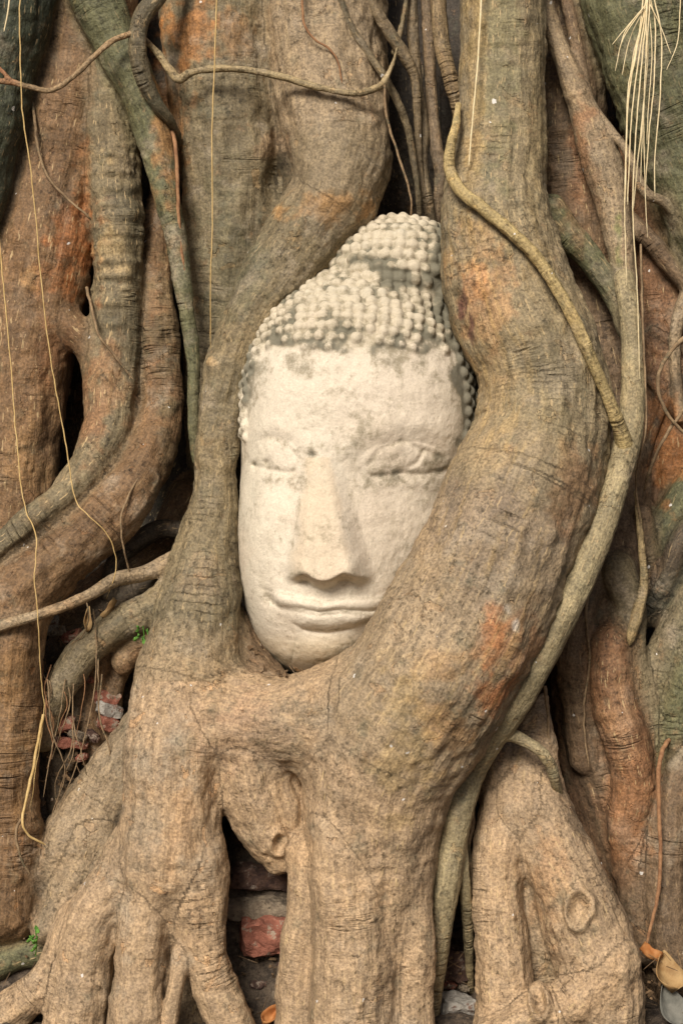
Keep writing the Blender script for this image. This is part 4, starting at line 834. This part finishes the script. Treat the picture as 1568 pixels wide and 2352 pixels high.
r_ = np.random.RandomState(21)
for x, y, d in ((205, 1560, .0), (180, 1690, .01), (120, 1690, .0), (215, 1690, .0), (130, 1450, -.02), (165, 1460, -.02), (190, 1740, .0), (560, 2190, .03), (650, 2210, .04), (540, 2090, .02), (1030, 2260, .03), (1065, 2270, .06), (590, 2260, .06), (640, 2290, .08)):
    z_ = r_.uniform(.018, .036)
    brick('small crumb of brick or mortar half buried in a dark hollow between roots', x, y, d, (z_ * 1.4, z_, z_ * .8), tuple(r_.uniform(-.6, .6, 3)), [BRICK, DULL, DARKBRICK][r_.randint(3)], 40 + x, 'brick crumbs in the hollows', 'brick_crumb', 'brick crumb')
def leaf(label, px_, py_, d, ln_, wd, rot, mat, name='fallen_leaf', cat='leaf', group=None, curl=.25):
    n, m = 14, 8; P = []
    for i in range(n + 1):
        t_ = i / n; wv = wd * math.sin(math.pi * t_ ** .8) ** .8 * (1 - .25 * t_)
        for j in range(m + 1):
            s_ = j / m * 2 - 1
            P.append((s_ * wv / 2, (t_ - .5) * ln_, curl * wd * (s_ * s_ - .3) + curl * ln_ * .6 * (t_ - .5) ** 2 + .002 * math.sin(9 * t_ + 5 * s_)))
    Q = [(i * (m + 1) + j, i * (m + 1) + j + 1, (i + 1) * (m + 1) + j + 1, (i + 1) * (m + 1) + j) for i in range(n) for j in range(m)]
    o = mesh_obj(name, np.array(P), np.array(Q), mat); o.location = W(px_, py_, d); o.rotation_euler = rot
    md = o.modifiers.new('thickness', 'SOLIDIFY'); md.thickness = .0012
    if label: tag(o, label, cat, group)
    return o
GL = 'dead leaves on the ground'
leaf('large round tan leaf lying at the foot of the right edge root', 1528, 2235, .16, .09, .085, (.9, .1, .5), DRYLEAF, group=GL)
leaf('crumpled rust leaf above the round tan leaf', 1490, 2192, .14, .05, .04, (.5, .6, 1.2), RUSTLEAF, group=GL, curl=.5)
leaf('grey decayed leaf below the round tan leaf', 1540, 2310, .18, .10, .07, (1.0, -.2, .3), GREYLEAF, group=GL)
leaf('curled orange leaf on the soil in the middle hole', 622, 2335, .16, .055, .035, (.6, .5, -.5), RUSTLEAF, group=GL, curl=.6)
leaf('brown leaf caught under the slender crossing root', 255, 1400, .05, .05, .022, (1.0, .2, -1.0), DRYLEAF, group=GL, curl=.5)
leaf('pale dry leaf tip under the olive arching root', 200, 1425, .06, .06, .02, (1.1, .2, .5), DRYLEAF, group=GL, curl=.5)
def litter():
    r_ = np.random.RandomState(11); P, Q = [], []
    for x0, x1, y0, y1, d0, d1, n in ((95, 260, 1400, 1560, -.05, .0, 70), (90, 230, 1600, 1880, -.06, .03, 90), (540, 690, 2190, 2340, -.05, .12, 80), (1000, 1085, 2180, 2340, -.02, .1, 50), (1470, 1600, 2180, 2340, .08, .2, 70), (0, 110, 2150, 2260, -.05, .1, 40), (600, 740, 1535, 1556, .17, .2, 14), (560, 600, 1480, 1530, .08, .12, 10)):
        for _ in range(n):
            c = np.array(W(r_.uniform(x0, x1), r_.uniform(y0, y1), r_.uniform(d0, d1))); u = r_.normal(size=3); u[1] *= .6; u /= np.linalg.norm(u)
            v = np.cross(u, r_.normal(size=3)); v /= np.linalg.norm(v); w_ = np.cross(u, v)
            if r_.uniform() < .45: L_, B_, T_ = r_.uniform(.02, .06), .0012, .0012
            else: L_, B_, T_ = r_.uniform(.006, .02), r_.uniform(.004, .010), r_.uniform(.001, .004)
            k = len(P) * 8
            P.append(np.array([c + u * L_ / 2 * a * (1 if b > 0 else .7) + v * B_ / 2 * b + w_ * T_ / 2 * e_ + w_ * L_ * .1 * a * a for a in (-1, 1) for b in (-1, 1) for e_ in (-1, 1)]))
            Q += [[k, k + 1, k + 3, k + 2], [k + 4, k + 6, k + 7, k + 5], [k, k + 4, k + 5, k + 1], [k + 2, k + 3, k + 7, k + 6], [k, k + 2, k + 6, k + 4], [k + 1, k + 5, k + 7, k + 3]]
    o = mesh_obj('leaf_litter', np.vstack(P), np.array(Q), LITTER); o.data.polygons.foreach_set('use_smooth', np.zeros(len(o.data.polygons), bool))
    tag(o, 'brown twigs and leaf crumbs littering the hollows between the roots', 'litter', kind='stuff')
litter()
def sprig(label, px_, py_, d, n, seed):
    r_ = random.Random(seed); e_ = empty('seedling', W(px_, py_, d)); tag(e_, label, 'plant')
    b = Vector(W(px_, py_, d))
    pt = catmull([(0, 0, -.02), (.004, -.004, .01), (.002, -.01, .04)], 5); P, Q = tube(pt, .0013, 6); mesh_obj('stem', P[:-2], Q, GREEN).parent = e_
    for i in range(n):
        o = leaf(None, 0, 0, 0, .018, .010, (r_.uniform(.6, 1.4), r_.uniform(-.6, .6), r_.uniform(-2, 2)), GREEN, 'leaf')
        o.parent = e_; o.location = (r_.uniform(-.012, .014), -.012 + r_.uniform(-.006, .004), r_.uniform(.0, .045))
sprig('tiny green seedling beside the mossy root stub', 82, 2175, .14, 6, 1)
sprig('tiny green seedling under the olive arching root', 328, 1478, .08, 4, 2)
print('done', round(time.time() - T0, 1))
